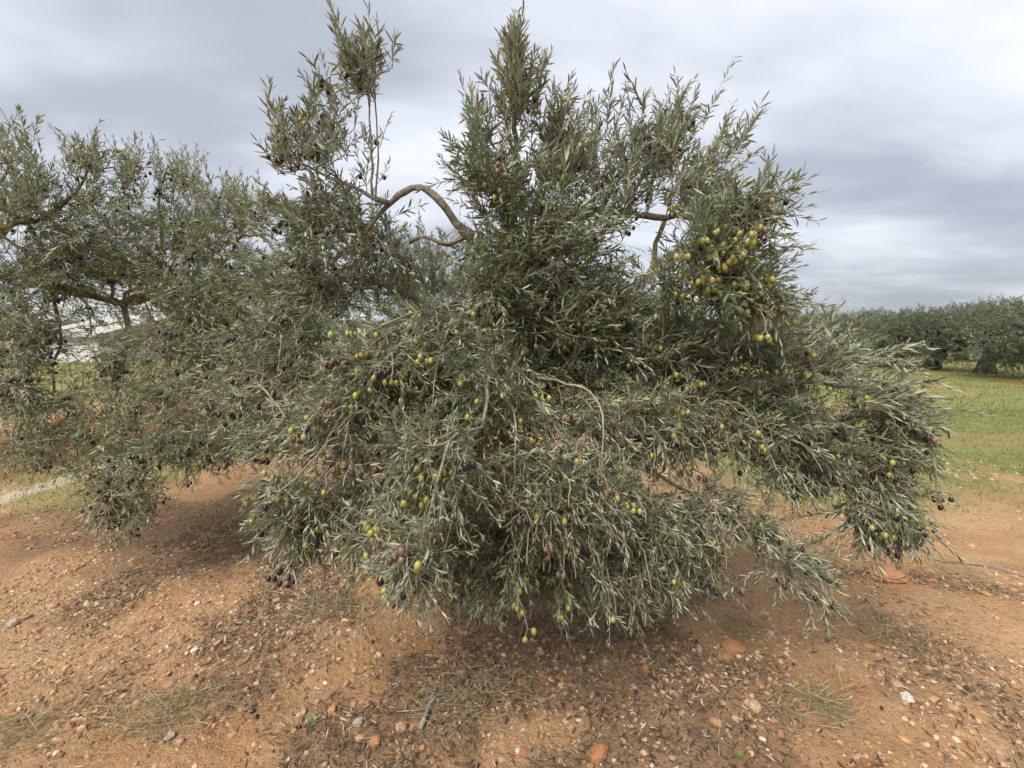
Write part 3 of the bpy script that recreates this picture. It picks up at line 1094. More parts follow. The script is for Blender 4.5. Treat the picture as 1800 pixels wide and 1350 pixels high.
for (sx, sy, sY, sn) in [(822, 235, 1.95, 4), (985, 205, 1.97, 4), (1068, 225, 2.1, 4), (1290, 275, 1.95, 4), (486, 225, 1.95, 4), (545, 210, 1.95, 4), (1365, 352, 1.62, 3),
                         (1130, 215, 2.15, 4), (1235, 215, 2.15, 3), (600, 100, 1.95, 3), (690, 130, 1.94, 3), (870, 165, 1.93, 4), (945, 165, 1.95, 4)]:
    G(sx, sy, sY, 14, 14, .06, sn, 'U', .1, MIX, (.12, .2), .062)
G(565, 655, 1.95, 80, 45, .15, 80, 'D', .2, BLK, (.1, .2), .05)
G(520, 930, 1.52, 35, 55, .06, 34, 'H', .3, (.5, .2, .3), (.08, .16), .048)
G(480, 860, 1.45, 30, 35, .06, 20, 'D', .5, GRN, (.08, .16), .048)
G(1265, 890, 1.66, 60, 40, .08, 46, 'D', .2, (.2, .1, .7), (.08, .16), .05)
G(1330, 930, 1.6, 40, 35, .06, 24, 'D', .2, (.2, .1, .7), (.08, .16), .05)
G(1390, 820, 1.75, 90, 45, .12, 80, 'D', .3, (.2, .1, .7), (.08, .16), .05)
for hx, hy, hY in ((700, 1010, 1.5), (770, 1030, 1.6), (860, 1040, 1.65), (905, 1010, 1.45), (985, 1035, 1.6), (1060, 1020, 1.55), (1120, 1030, 1.7), (1190, 1020, 1.65), (1250, 985, 1.7), (620, 960, 1.5)):
    G(hx, hy, hY, 16, 45, .03, 9, 'H', .35, (.5, .25, .25), (.07, .14), .048)
G(990, 650, 1.95, 110, 40, .15, 130, 'M', .15, MIX, (.1, .2), .05)
G(950, 600, 2.5, 250, 160, .3, 300, 'M', 0.05, MIX)
G(1330, 600, 2.4, 130, 40, .25, 100, 'U', 0.0, MIX, out=(.3, 0, 0))
MT.build(max_single=300)

# ------------------------------------------------------------------ left olive tree
tl = at(-165, 900, 3.15)
LT = OliveTree('olive_tree', (tl[0], tl[1]), 'olive tree reaching in from the left edge with mossy limbs and mostly black olives', seed=23)
g0 = np.array([tl[0], tl[1], float(ground_z(tl[0], tl[1])) - 0.05])
LT.limb([g0, (-170, 850, 3.15), (-160, 700, 3.12), (-165, 600, 3.1), (-160, 520, 3.1)], 0.13, 0.085, M_BARK_MOSS, 'trunk', grow=False, sides=12)
B = LT.limb
B([(-160, 530, 3.1), (-80, 455, 2.95), (0, 412, 2.85), (30, 390, 2.85), (78, 384, 2.9), (140, 330, 2.95), (160, 290, 2.95)], 0.040, 0.006, M_BARK_MOSS)
B([(-160, 540, 3.1), (0, 482, 3.1), (90, 503, 3.15), (215, 532, 3.2), (262, 524, 3.2), (305, 526, 3.15), (380, 480, 3.0), (432, 405, 2.95)], 0.042, 0.008, M_BARK_MOSS)
B([(218, 532, 3.2), (300, 482, 3.1), (246, 436, 3.05), (198, 405, 3.0), (150, 345, 2.95)], 0.026, 0.008, M_BARK)
B([(215, 532, 3.2), (226, 590, 3.15), (206, 680, 3.0), (213, 780, 2.75), (202, 870, 2.5)], 0.020, 0.004, M_BARK)
B([(-160, 570, 3.1), (-20, 640, 2.9), (40, 715, 2.75), (22, 790, 2.7)], 0.022, 0.005)
B([(262, 526, 3.2), (335, 570, 3.05), (410, 620, 2.9), (440, 700, 2.75)], 0.020, 0.005)
B([(270, 524, 3.2), (285, 430, 3.25), (280, 350, 3.25), (295, 290, 3.25)], 0.018, 0.005)
B([(90, 505, 3.15), (108, 600, 3.1), (92, 640, 3.05), (97, 690, 3.0)], 0.014, 0.006, M_TWIG_DARK)
B([(-160, 530, 3.1), (-60, 380, 3.0), (0, 320, 2.9), (20, 280, 2.85)], 0.03, 0.006)
G = LT.blob
LB = (.06, .08, .86)
G(40, 370, 2.75, 70, 35, .12, 60, 'U', .15, LB, (.12, .22))
G(-10, 400, 2.65, 50, 30, .1, 30, 'U', .1, LB, (.12, .22))
G(380, 370, 2.95, 70, 35, .2, 50, 'U', .15, LB, (.14, .24))
G(30, 280, 2.8, 45, 35, .2, 22, 'U', .1, LB, (.16, .26), .06, out=(-.4, 0, 0))
G(60, 330, 2.9, 60, 40, .25, 40, 'U', .15, LB, (.14, .26), .06, out=(-.3, 0, 0))
G(150, 300, 2.9, 45, 35, .2, 50, 'U', .4, LB, (.12, .22))
G(225, 310, 3.0, 35, 35, .2, 44, 'U', .35, LB, (.12, .22))
G(305, 330, 3.2, 45, 40, .2, 60, 'U', .3, LB, (.14, .24))
G(150, 390, 3.0, 150, 60, .35, 230, 'M', .2, LB)
G(340, 420, 3.0, 110, 55, .3, 230, 'M', .2, LB)
G(440, 390, 2.9, 40, 35, .2, 45, 'U', .15, LB)
G(60, 480, 3.0, 100, 60, .35, 160, 'M', .2, LB)
G(200, 480, 3.2, 120, 50, .4, 160, 'M', .2, LB)
G(380, 520, 2.9, 120, 55, .3, 240, 'M', .22, LB)
G(330, 600, 2.9, 140, 45, .3, 230, 'D', .25, LB)
G(440, 640, 2.7, 60, 60, .2, 80, 'D', .2, LB)
G(30, 590, 2.8, 70, 70, .25, 110, 'D', .25, LB)
G(15, 690, 2.7, 60, 60, .2, 90, 'D', .3, (.15, .1, .75))
G(310, 690, 2.8, 150, 45, .3, 170, 'D', .25, (.2, .1, .7))
G(250, 770, 2.65, 140, 40, .25, 130, 'D', .3, (.2, .1, .7))
G(400, 760, 2.7, 90, 50, .2, 90, 'D', .2, LB)
G(60, 790, 2.65, 90, 40, .2, 80, 'D', .3, (.2, .1, .7))
G(330, 800, 2.6, 80, 30, .15, 40, 'D', .2, LB)
G(210, 880, 2.4, 65, 50, .15, 110, 'D', .3, (.25, .1, .65), (.10, .18))
G(200, 820, 2.5, 80, 35, .15, 50, 'D', .3, LB, (.1, .18))
G(190, 630, 2.9, 35, 40, .15, 40, 'D', .3, LB)
G(70, 600, 2.9, 30, 40, .15, 30, 'D', .3, LB)
G(120, 730, 2.8, 90, 45, .2, 60, 'D', .3, LB)
G(-120, 450, 2.9, 90, 150, .4, 160, 'M', .15, LB)
G(250, 520, 3.6, 230, 80, .25, 170, 'M', .05, LB)
LT.build(M_LEAF_PALE, max_single=220, twig_mat=M_TWIG)


# ------------------------------------------------------------------ olive trees further off
def far_tree_data(seed, nshoot, h, w, leaf, lod):
    rs = np.random.default_rng(seed)
    T = Tube()
    # short fluted trunk leaning, then boughs
    lean = rs.normal(size=2) * 0.12
    top = np.array([lean[0], lean[1], h * 0.30])
    tr = spline([np.array([0, 0, -0.15]), np.array([0.02, 0, h * 0.1]), top], 0.12)
    T.add(tr, np.linspace(0.34, 0.20, len(tr)), 12, 0.16)
    centers = []
    for i in range(9):
        a = i * 2 * math.pi / 9 + rs.normal() * 0.25
        rr = w * 0.5 * (0.50 + 0.18 * rs.random())
        zc_ = h * (0.50 + 0.20 * rs.random())
        c_ = np.array([rr * math.cos(a), rr * math.sin(a), zc_])
        centers.append((c_, w * (0.19 + 0.05 * rs.random()), h * (0.24 + 0.07 * rs.random())))
        pl = spline([top, top * 0.4 + c_ * 0.6 + np.array([0, 0, 0.15]), c_], 0.15)
        T.add(pl, np.linspace(0.10, 0.03, len(pl)), 6, 0.1)
    for i in range(4):
        a = i * math.pi / 2 + rs.normal() * 0.3
        c_ = np.array([0.16 * w * math.cos(a), 0.16 * w * math.sin(a), h * (0.74 + 0.10 * rs.random())])
        centers.append((c_, w * 0.19, h * 0.17))
        pl = spline([top, top * 0.5 + c_ * 0.5, c_], 0.15)
        T.add(pl, np.linspace(0.09, 0.03, len(pl)), 6, 0.1)
    for i in range(3):
        a = rs.random() * 6.28
        c_ = np.array([w * 0.44 * math.cos(a), w * 0.44 * math.sin(a), h * (0.24 + 0.08 * rs.random())])
        centers.append((c_, w * 0.12, h * 0.14))
    P_, D_ = [], []
    for i in range(nshoot):
        c_, rx, rz = centers[rs.integers(len(centers))]
        g = rs.normal(size=3)
        g /= np.linalg.norm(g)
        g *= (0.45 + 0.55 * rs.random() ** 0.6)
        P_.append(c_ + g * np.array([rx, rx, rz]))
        D_.append(g * 0.6 + rs.normal(size=3) * 0.35 + np.array([0, 0, 0.55 * (c_[2] / h) - 0.05]))
    P_ = np.array(P_)
    P_[:, 2] = np.maximum(P_[:, 2], 0.25)
    D_ = unit(np.array(D_))
    L_ = 0.20 + 0.22 * rs.random(nshoot)
    cu = rs.normal(size=(nshoot, 3)) * 0.1 + np.array([0, 0, -0.08])
    v_, t_, q_, var = make_shoots(P_, D_, L_, cu, np.full(nshoot, leaf), rs, spacing=0.03 if lod else 0.022, lod=lod, wid=0.2)
    stems_mesh_into(T, P_, D_, L_, cu, 0.003, 3, 3)
    tm = T.mesh('trunk', M_FARBARK)
    fm = mesh_np('crown', v_, t_, q_, M_LEAF_FAR, True, {'var': var})
    return tm, fm


FAR = [far_tree_data(100 + i, 1500, 3.0, 4.6, 0.085, 1) for i in range(3)]


def far_tree(px, Yd, sc, rot, var_, label, group=None, X=None, zs=1.0):
    x = (px - 900) / FPX * Yd if X is None else X
    o = empty('olive_tree', (x, Yd, float(ground_z(x, Yd)) - 0.03))
    o.rotation_euler = (0, 0, rot)
    o.scale = (sc, sc, sc * zs * 0.93)
    tag(o, label, 'olive tree', group)
    tm, fm = FAR[var_]
    obj('trunk', tm, o)
    c_ = obj('crown', fm, o)
    return o


GF = 'olive trees in the far rows'
far_tree(770, 8.6, 1.12, 0.4, 0, 'paler olive tree seen through the gap beneath the arching bare branch', zs=1.12)
far_tree(1640, 19.5, 1.05, 1.1, 1, 'far olive tree with a dark leaning trunk on a red soil mound', 'olive trees in the far rows')
far_tree(1580, 20.5, 0.95, 2.3, 2, 'far olive tree just left of the one on the red mound', GF)
far_tree(1735, 17.5, 1.05, 3.4, 0, 'broad far olive tree with its crown hanging to the grass right of the red mound', GF)
far_tree(1850, 14.0, 1.05, 0.2, 1, 'olive tree cut by the right edge of the photo, dark trunk on the grass', GF)
far_tree(1490, 23.5, 1.05, 5.0, 1, 'far olive tree half hidden behind the outer right sprays of the big tree', GF)
far_tree(1410, 26.0, 1.05, 4.0, 0, 'far olive tree just clearing the right side of the big crown', GF)
far_tree(1690, 27.0, 1.1, 2.0, 2, 'olive tree in the second row behind the red mound', GF)
far_tree(1545, 33.0, 1.25, 0.9, 0, 'taller pale olive tree rising above the far row', GF)
far_tree(1590, 38.0, 1.3, 2.9, 1, 'small crown poking above the far row beside the taller pale tree', GF)
far_tree(1800, 25.0, 1.2, 1.7, 2, 'olive tree behind the right edge tree in the second row', GF)
for (px, Yd) in [(1450, 36), (1500, 44), (1640, 42), (1740, 38), (1380, 40), (1330, 33), (1430, 55), (1560, 58), (1690, 55)]:
    far_tree(px, Yd, 1.15 + 0.1 * rng.random(), rng.random() * 6.28, int(rng.integers(3)), 'distant olive crown merging into the hedge-like back rows on the right', 'distant olive crowns')
for (px, Yd, lb) in [(1130, 12.0, 'olive tree in the row behind, hidden by the right half of the big crown'),
                     (480, 13.5, 'olive tree showing through gaps where the two near crowns meet')]:
    far_tree(px, Yd, 1.0, rng.random() * 6, 2, lb)

# distant wooded rise
rs = np.random.default_rng(77)
ico = None


def lump(rs_, seg=6, ring=4):
    vv = [(0, 0, 1)]
    for i in range(1, ring):
        th = math.pi * i / ring
        for j in range(seg):
            ph = 2 * math.pi * (j + 0.5 * (i % 2)) / seg
            r = 1 + 0.45 * (rs_.random() - 0.5)
            vv.append((r * math.sin(th) * math.cos(ph), r * math.sin(th) * math.sin(ph), r * math.cos(th)))
    vv.append((0, 0, -1))
    tri = []
    for j in range(seg):
        tri.append((0, 1 + j, 1 + (j + 1) % seg))
        bs = 1 + (ring - 2) * seg
        tri.append((len(vv) - 1, bs + (j + 1) % seg, bs + j))
    for i in range(ring - 2):
        for j in range(seg):
            a0 = 1 + i * seg + j
            a1 = 1 + i * seg + (j + 1) % seg
            tri += [(a0, a0 + seg, a1 + seg), (a0, a1 + seg, a1)]
    return np.array(vv), np.array(tri)


def lumps_mesh(name, pos, scale, rots, mat, var, rs_, protos=5, seg=6, ring=4, smooth=True):
    pr = [lump(rs_, seg, ring) for _ in range(protos)]
    V, Tt, A = [], [], []
    n0 = 0
    for i in range(len(pos)):
        v_, t_ = pr[i % protos]
        c_, s_ = math.cos(rots[i]), math.sin(rots[i])
        w = v_ * scale[i]
        w = np.stack([w[:, 0] * c_ - w[:, 1] * s_, w[:, 0] * s_ + w[:, 1] * c_, w[:, 2]], 1) + pos[i]
        V.append(w)
        Tt.append(t_ + n0)
        A.append(np.full(len(w), var[i]))
        n0 += len(w)
    return mesh_np(name, np.concatenate(V), np.concatenate(Tt), None, mat, smooth, {'var': np.concatenate(A)})


M_WOOD = attr_mat('far_wood', [(0, (0.035, 0.05, 0.028)), (1, (0.085, 0.10, 0.055))])
wp = []
while len(wp) < 2200:
    y = 75 + 190 * rs.random()
    x = (rs.random() * 2.6 - 1.3) * y
    wp.append((x, y, float(ground_z(x, y)) + 1.2))
wp = np.array(wp)
wsc = np.stack([1.6 + 1.2 * rs.random(2200)] * 2 + [1.3 + 0.9 * rs.random(2200)], 1)
tag(obj('far_wood', lumps_mesh('far_wood', wp, wsc, rs.random(2200) * 6.28, M_WOOD, rs.random(2200), rs)),
    'dark wooded rise along the horizon behind the far olive rows', 'wood', None, 'stuff')

# ------------------------------------------------------------------ grass
def scatter(n, x0, x1, y0, y1, mask, rs_):
    out_ = np.zeros((0, 2))
    while len(out_) < n:
        p = np.stack([x0 + (x1 - x0) * rs_.random(n * 3), y0 + (y1 - y0) * rs_.random(n * 3)], 1)
        out_ = np.vstack([out_, p[rs_.random(len(p)) < mask(p[:, 0], p[:, 1])]])
    return out_[:n]


def blades(pts, hmin, hmax, w, rs_, tilt=0.5):
    n = len(pts)
    z = ground_z(pts[:, 0], pts[:, 1])
    bpt = np.column_stack([pts, z - 0.004])
    a = rs_.random(n) * 6.28
    ax = unit(np.column_stack([np.cos(a) * tilt * rs_.random(n), np.sin(a) * tilt * rs_.random(n), np.ones(n)]))
    b_ = rs_.random(n) * 6.28
    sd_ = unit(np.cross(ax, np.column_stack([np.cos(b_), np.sin(b_), np.zeros(n)])))
    h = hmin + (hmax - hmin) * rs_.random(n)
    v_, _, q_, var = leaves_mesh(bpt, ax, sd_, h, w * (0.6 + 0.8 * rs_.random(n)), rs_.normal(size=n) * 0.25, np.clip(0.55 * rs_.random(n) + 0.55 * fbm(pts[:, 0], pts[:, 1], 0.8, 3, 60.0), 0, 1), lod=1)
    return v_, q_, var


rs = np.random.default_rng(5)
vis = lambda x, y: (np.abs(x) < 1.4 * y + 0.5)
pA = scatter(26000, 1.5, 12, 3.6, 9, lambda x, y: grass_mask(x, y) * vis(x, y), rs)
pB = scatter(26000, -4, 30, 8, 24, lambda x, y: grass_mask(x, y) * vis(x, y), rs)
pC = scatter(9000, -7.5, -2.8, 3.2, 9, lambda x, y: grass_mask(x, y) * vis(x, y), rs)
pD = scatter(9000, -26, -6.0, 5, 22, lambda x, y: grass_mask(x, y) * vis(x, y), rs)
vv, qq, aa, n0 = [], [], [], 0
for pts, h0, h1, w in ((pA, .02, .06, .006), (pB, .04, .11, .016), (pC, .02, .05, .006), (pD, .06, .18, .018)):
    v_, q_, a_ = blades(pts, h0, h1, w, rs, 0.9)
    vv.append(v_); qq.append(q_ + n0); aa.append(a_); n0 += len(v_)
tag(obj('grass', mesh_np('grass', np.concatenate(vv), None, np.concatenate(qq), M_GRASS, True, {'var': np.concatenate(aa)})),
    'short patchy green grass covering the ground to the right and behind', 'grass', None, 'stuff')

# ------------------------------------------------------------------ gravel and fallen leaves
rs = np.random.default_rng(9)
gdens = lambda x, y: np.clip(0.05 + 1.1 * smooth01(0.48, 0.62, fbm(x, y, 1.3, 3, 71.0)) + 1.0 * np.exp(-((x + 1.3) / 0.7) ** 2 - ((y - 2.2) / 0.6) ** 2), 0, 1) * (np.abs(x) < 1.3 * y + 0.3)
gp = np.vstack([scatter(9500, -3.2, 3.6, 1.15, 3.2, gdens, rs), scatter(2600, -5.5, 6, 3.0, 6.5, gdens, rs)])
gs = 0.0036 + 0.0100 * rs.random(len(gp)) ** 2.6
gs[9500:] *= 1.7
gz = ground_z(gp[:, 0], gp[:, 1])
gsc = np.stack([gs * (0.8 + 0.6 * rs.random(len(gp))), gs * (0.8 + 0.6 * rs.random(len(gp))), gs * (0.55 + 0.35 * rs.random(len(gp)))], 1)
tag(obj('gravel', lumps_mesh('gravel', np.column_stack([gp, gz - gs * 0.05]), gsc, rs.random(len(gp)) * 6.28, M_GRAVEL, rs.random(len(gp)), rs, 8, 5, 4, False)),
    'small tan pebbles strewn over the orange soil', 'gravel', None, 'stuff')

M_CLOD = attr_mat('soil_clods', [(0, (0.25, 0.12, 0.055)), (0.6, (0.33, 0.175, 0.08)), (1, (0.39, 0.235, 0.12))], 0.97, 0.1)
cp = scatter(900, -3.4, 3.8, 1.15, 4.2, lambda x, y: smooth01(0.42, 0.6, fbm(x, y, 1.1, 3, 91.0)) * (np.abs(x) < 1.3 * y + .3), rs)
cs = 0.006 + 0.016 * rs.random(len(cp)) ** 2.2
csc = np.stack([cs * (0.8 + 0.6 * rs.random(len(cp))), cs * (0.8 + 0.6 * rs.random(len(cp))), cs * (0.35 + 0.25 * rs.random(len(cp)))], 1)
tag(obj('soil_clods', lumps_mesh('soil_clods', np.column_stack([cp, ground_z(cp[:, 0], cp[:, 1]) - cs * 0.08]), csc, rs.random(len(cp)) * 6.28, M_CLOD, rs.random(len(cp)), rs, 10, 7, 5, False)),
    'crumbly orange clods of earth half sunk in the soil', 'clods', None, 'stuff')
lp = np.vstack([scatter(25000, -2.6, 3.0, 1.15, 3.4, lambda x, y: (0.02 + litter_mask(x, y)) * (np.abs(x) < 1.3 * y + .3), rs),
                scatter(8000, -4.5, 4.5, 3.0, 4.6, lambda x, y: (0.02 + litter_mask(x, y)) * (np.abs(x) < 1.3 * y + .3), rs)])
n = len(lp)
lz = ground_z(lp[:, 0], lp[:, 1]) + 0.003 + 0.010 * rs.random(n)
a = rs.random(n) * 6.28
ax = unit(np.column_stack([np.cos(a), np.sin(a), rs.normal(size=n) * 0.22]))
sd_ = unit(np.cross(np.array([0, 0, 1.0]) + rs.normal(size=(n, 3)) * 0.35, ax))
ll = 0.018 + 0.028 * rs.random(n)
v_, t_, q_, var = leaves_mesh(np.column_stack([lp, lz]), ax, sd_, ll, ll * (0.09 + 0.10 * rs.random(n)), rs.normal(size=n) * 0.22, np.clip(rs.random(n) ** 1.8, 0, 1), lod=0)
tag(obj('leaf_litter', mesh_np('leaf_litter', v_, t_, q_, M_LITTER, True, {'var': var})),
    'brown and silvery dead olive leaves drifted on the soil under the trees', 'leaf litter', None, 'stuff')


# ------------------------------------------------------------------ single stones
def gpoint(px, py):
    """Ground point under a photo pixel."""
    lo, hi = 0.6, 60.0
    for _ in range(40):
        mid = (lo + hi) / 2
        p = at(px, py, mid)
        if p[2] > float(ground_z(p[0], p[1])):
            lo = mid
        else:
            hi = mid
    return at(px, py, lo)


def stone_mesh(seed, mat):
    rs_ = np.random.default_rng(seed)
    v_, t_ = lump(rs_, 7, 5)
    d = unit(rs_.normal(size=(5, 3)))
    for q in d:                       # knock flat facets off the lump
        s_ = v_ @ q
        over = s_ > 0.72
        v_[over] -= np.outer(s_[over] - 0.72, q)
    return mesh_np('stone', v_, t_, None, mat, False)


SM = {c_: [stone_mesh(300 + i + 10 * j, mt) for i in range(4)] for j, (c_, mt) in
      enumerate({'tan': M_STONE_TAN, 'orange': M_STONE_ORANGE, 'white': M_STONE_WHITE, 'grey': M_STONE_GREY}.items())}


def stone(px, py, wpx, colour, label, group=None, flat=0.62):
    p = gpoint(px, py)
    dist = p[1] * CP + (CAM_H - p[2]) * SP
    r = 0.5 * wpx / FPX * dist * 1.05
    o = obj('stone', SM[colour][rng.integers(4)], None, (p[0], p[1], p[2] + r * flat * 0.12))
    o.scale = (r, r * (0.75 + 0.3 * rng.random()), r * flat * (0.85 + 0.3 * rng.random()))
    o.rotation_euler = (rng.normal() * 0.15, rng.normal() * 0.15, rng.random() * 6.28)
    tag(o, label, 'stone', group)


stone(343, 1143, 15, 'white', 'small bright white stone alone on bare soil left of centre')
stone(348, 1062, 14, 'white', 'white pebble up the slope from the bright white stone, lower left')
stone(22, 1098, 22, 'grey', 'pale grey stone at the left edge of the photo')
stone(244, 1240, 22, 'tan', 'tan stone lying against the left dry grass patch')
stone(298, 1296, 22, 'grey', 'pale flat stone below the left dry grass patch')
stone(316, 1305, 17, 'tan', 'tan stone touching the pale flat stone')
stone(368, 1268, 18, 'orange', 'orange stone at the right end of the left dry grass patch')
stone(705, 1282, 26, 'tan', 'tan stone at the foot of the grey dead stick, left of a pair')
stone(726, 1280, 18, 'orange', 'smaller orange stone, right of the pair by the grey dead stick')
stone(660, 1303, 24, 'orange', 'rounded orange clod just left of and below the stick-foot pair')
stone(637, 1045, 18, 'orange', 'orange stone in dark leaf litter under the low front spray')
stone(695, 1127, 14, 'tan', 'small square tan stone in litter below the low front spray')
stone(607, 1203, 16, 'tan', 'tan stone in the litter left of the green weed sprout')
stone(585, 1248, 20, 'orange', 'orange stone beside pale chip, lower centre left')
stone(630, 1272, 22, 'grey', 'long greyish chip between the orange clods, lower centre left')
stone(824, 1240, 14, 'tan', 'tan stone in the dry grass right of the grey dead stick')
stone(755, 1196, 13, 'orange', 'small orange stone at the top end of the grey dead stick')
stone(1050, 1328, 44, 'orange', 'large rounded orange clod at the bottom edge, right of centre')
stone(1325, 1244, 26, 'tan', 'large pale tan stone in the right foreground, left of the silvery leaves')
stone(1260, 1272, 20, 'tan', 'round tan stone below the large pale tan one, right foreground')
stone(1373, 1290, 18, 'orange', 'orange stone beside the fallen leaves, right foreground')
stone(1405, 1300, 16, 'tan', 'small tan stone next to the orange stone, right foreground')
stone(1577, 1205, 22, 'tan', 'rounded tan stone at the far right of the bare soil')
stone(1592, 1228, 24, 'white', 'pale stone just below the rounded tan stone at far right')
stone(1275, 1155, 20, 'orange', 'orange stone on the slope below the right drooping sprig')
stone(1277, 1122, 10, 'white', 'small pale chip right of the orange stone below the sprig')
stone(1290, 1140, 40, 'orange', 'big smooth orange clod below the right drooping sprig')
stone(1475, 1178, 20, 'tan', 'tan stone among brown litter, right of the fallen green olive')
stone(1355, 1115, 14, 'white', 'white chip on the soil under the right drooping sprig')
stone(1135, 1175, 14, 'orange', 'orange stone on bare soil below the centre of the skirt')
stone(1137, 1100, 16, 'orange', 'orange stone close under the leaves of the centre skirt')
stone(950, 1150, 16, 'tan', 'tan stone at the upper edge of the bare orange patch, centre')
stone(812, 1113, 14, 'tan', 'tan stone just below the leaves left of centre')
stone(1560, 1010, 60, 'orange', 'wide low clod on the bare slope right of the skirt', flat=0.3)
LAND = [(343, 1143, 'bright white stone'), (22, 1098, 'pale grey stone at the left edge'), (300, 1255, 'left dry grass patch'), (298, 1296, 'pale flat stone at lower left'),
        (705, 1282, 'tan stone by the dead stick'), (660, 1303, 'rounded orange clod'), (637, 1045, 'orange stone under the front spray'),
        (695, 1127, 'square tan stone below the front spray'), (607, 1203, 'tan stone beside the litter'), (830, 1225, 'straw patch at bottom centre'),
        (1050, 1328, 'large orange clod at the bottom edge'), (1325, 1244, 'large pale tan stone'), (1260, 1272, 'round tan stone at lower right'),
        (1577, 1205, 'rounded tan stone at far right'), (1290, 1140, 'big smooth orange clod'), (1475, 1178, 'tan stone in right litter'),
        (1400, 1204, 'fallen green olive'), (1135, 1175, 'orange stone below the skirt'), (950, 1150, 'tan stone on the bare patch'), (1440, 1240, 'fan of silvery stalks'),
        (1540, 1110, 'dark straw patch at right'), (560, 1070, 'dry grass under the left twigs'), (549, 1270, 'weed sprout among pebbles'), (344, 1191, 'lone black olive')]
pebbles = []
while len(pebbles) < 120:
    px, py = 40 + 1720 * rng.random(), 1000 + 345 * rng.random()
    if py < 1080 and 500 < px < 1450:
        continue
    pebbles.append((px, py, rng.choice(['tan', 'orange', 'grey'], p=[.5, .4, .1])))
near = []
for i, (px, py, cc) in enumerate(pebbles):
    for (lx, ly, nm) in LAND:
        d_ = math.hypot(px - lx, py - ly)
        if 14 < d_ < 95:
            rel = ('just right of', 'just left of')[px < lx] if abs(px - lx) > abs(py - ly) else ('just in front of', 'just behind')[py < ly]
            near.append((d_, i, rel, nm))
near.sort()
own, taken = {}, set()
for d_, i, rel, nm in near:
    if i not in own and (rel, nm) not in taken:
        taken.add((rel, nm))
        own[i] = 'small %s pebble %s the %s' % ({'grey': 'greyish'}.get(pebbles[i][2], pebbles[i][2]), rel, nm)
for i, (px, py, cc) in enumerate(pebbles):
    side = 'left' if px < 600 else ('centre' if px < 1150 else 'right')
    lab = own.get(i, 'small %s pebble, one of several alike on the %s foreground soil' % ({'grey': 'greyish'}.get(cc, cc), side))
    stone(px, py, 8 + 8 * rng.random() ** 2, cc, lab, '%s pebbles on the %s soil' % (cc, side))

# ------------------------------------------------------------------ fallen olives
om = [mesh_np('fallen_olive', OLV, OLT, OLQ, M_OL[c_]) for c_ in range(3)]


def fallen(px, py, c_, label, group=None, s=0.021):
    p = gpoint(px, py)
    o = obj('fallen_olive', om[c_], None, (p[0], p[1], p[2] + s * 0.3))
    o.scale = (s, s, s * 1.05)
    o.rotation_euler = (1.4 + 0.3 * rng.normal(), 0.3 * rng.normal(), rng.random() * 6.28)
    tag(o, label, 'olive', group)


fallen(1400, 1204, 0, 'single green olive fallen among brown leaves in the right foreground')
fallen(344, 1191, 2, 'lone black olive on bare orange soil below the bright white stone')
FALL = [(370, 1014), (297, 1189), (445, 1252), (451, 1262), (868, 1168), (880, 1175), (897, 1196), (1143, 1190), (1152, 1196), (1118, 1220), (1225, 1128),
                 (1480, 1280), (1312, 1280), (1240, 1050), (1550, 1246), (1034, 1145), (1050, 1222), (525, 1280), (655, 1130), (990, 1240), (1395, 1170)]
cand = sorted((math.hypot(px - lx, py - ly), i, ('just right of', 'just left of')[px < lx] if abs(px - lx) > abs(py - ly) else ('just in front of', 'just behind')[py < ly], nm)
              for i, (px, py) in enumerate(FALL) for (lx, ly, nm) in LAND if 8 < math.hypot(px - lx, py - ly) < 150)
own_o, used_o = {}, set()
for d_, i, rel, nm in cand:
    if i not in own_o and (rel, nm) not in used_o:
        used_o.add((rel, nm))
        own_o[i] = 'fallen black olive %s the %s' % (rel, nm)
for i, (px, py) in enumerate(FALL):
    fallen(px, py, 2, own_o.get(i, 'shrivelled black olive lying among leaves and soil in the foreground'), 'fallen black olives', 0.016 + 0.005 * rng.random())


# ------------------------------------------------------------------ sticks, dry grass, weeds
def stick(pts, r, label):
    w = []
    for (px, py, h) in pts:
        p = gpoint(px, py)
        w.append(p + np.array([0, 0, h]))
    base = w[0]
    sp = spline(w, 0.03)
    sp = sp + rng.normal(size=sp.shape) * 0.002
    T = Tube()
    T.add(sp, np.linspace(r, r * 0.45, len(sp)), 7, 0.1)
    T.add([sp[len(sp) // 2], sp[len(sp) // 2] + np.array([0.02, 0.03, 0.01]), sp[len(sp) // 2] + np.array([0.05, 0.05, 0.008])], [r * .6, r * .5, r * .25], 5)
    o = obj('dead_stick', T.mesh('dead_stick', M_STICK, base), None, base)
    tag(o, label, 'stick')


stick([(738, 1286, .01), (752, 1258, .02), (768, 1215, .03)], 0.011, 'thick grey dead stick lying in dry grass at bottom centre')
stick([(700, 1255, .006), (760, 1250, .015), (850, 1238, .01)], 0.003, 'thin bent dead twig across the thick grey stick')
stick([(790, 1300, .006), (830, 1268, .015), (870, 1240, .008)], 0.003, 'thin straw-coloured twig right of the thick grey stick')
stick([(1690, 992, .01), (1740, 1000, .02), (1800, 1016, .012), (1850, 1030, .01)], 0.007, 'dark thin fallen branch on the soil at the right edge')
stick([(1640, 985, .008), (1665, 990, .012), (1695, 989, .008)], 0.005, 'short dark twig left of the fallen branch at the right edge')
stick([(285, 1160, .004), (305, 1140, .004), (300, 1130, .004)], 0.003, 'thin curved dark twig on bare soil left of the white stone')
stick([(545, 1140, .005), (580, 1118, .01), (600, 1108, .006)], 0.0022, 'pale thin straw twig in the litter at lower left of centre')


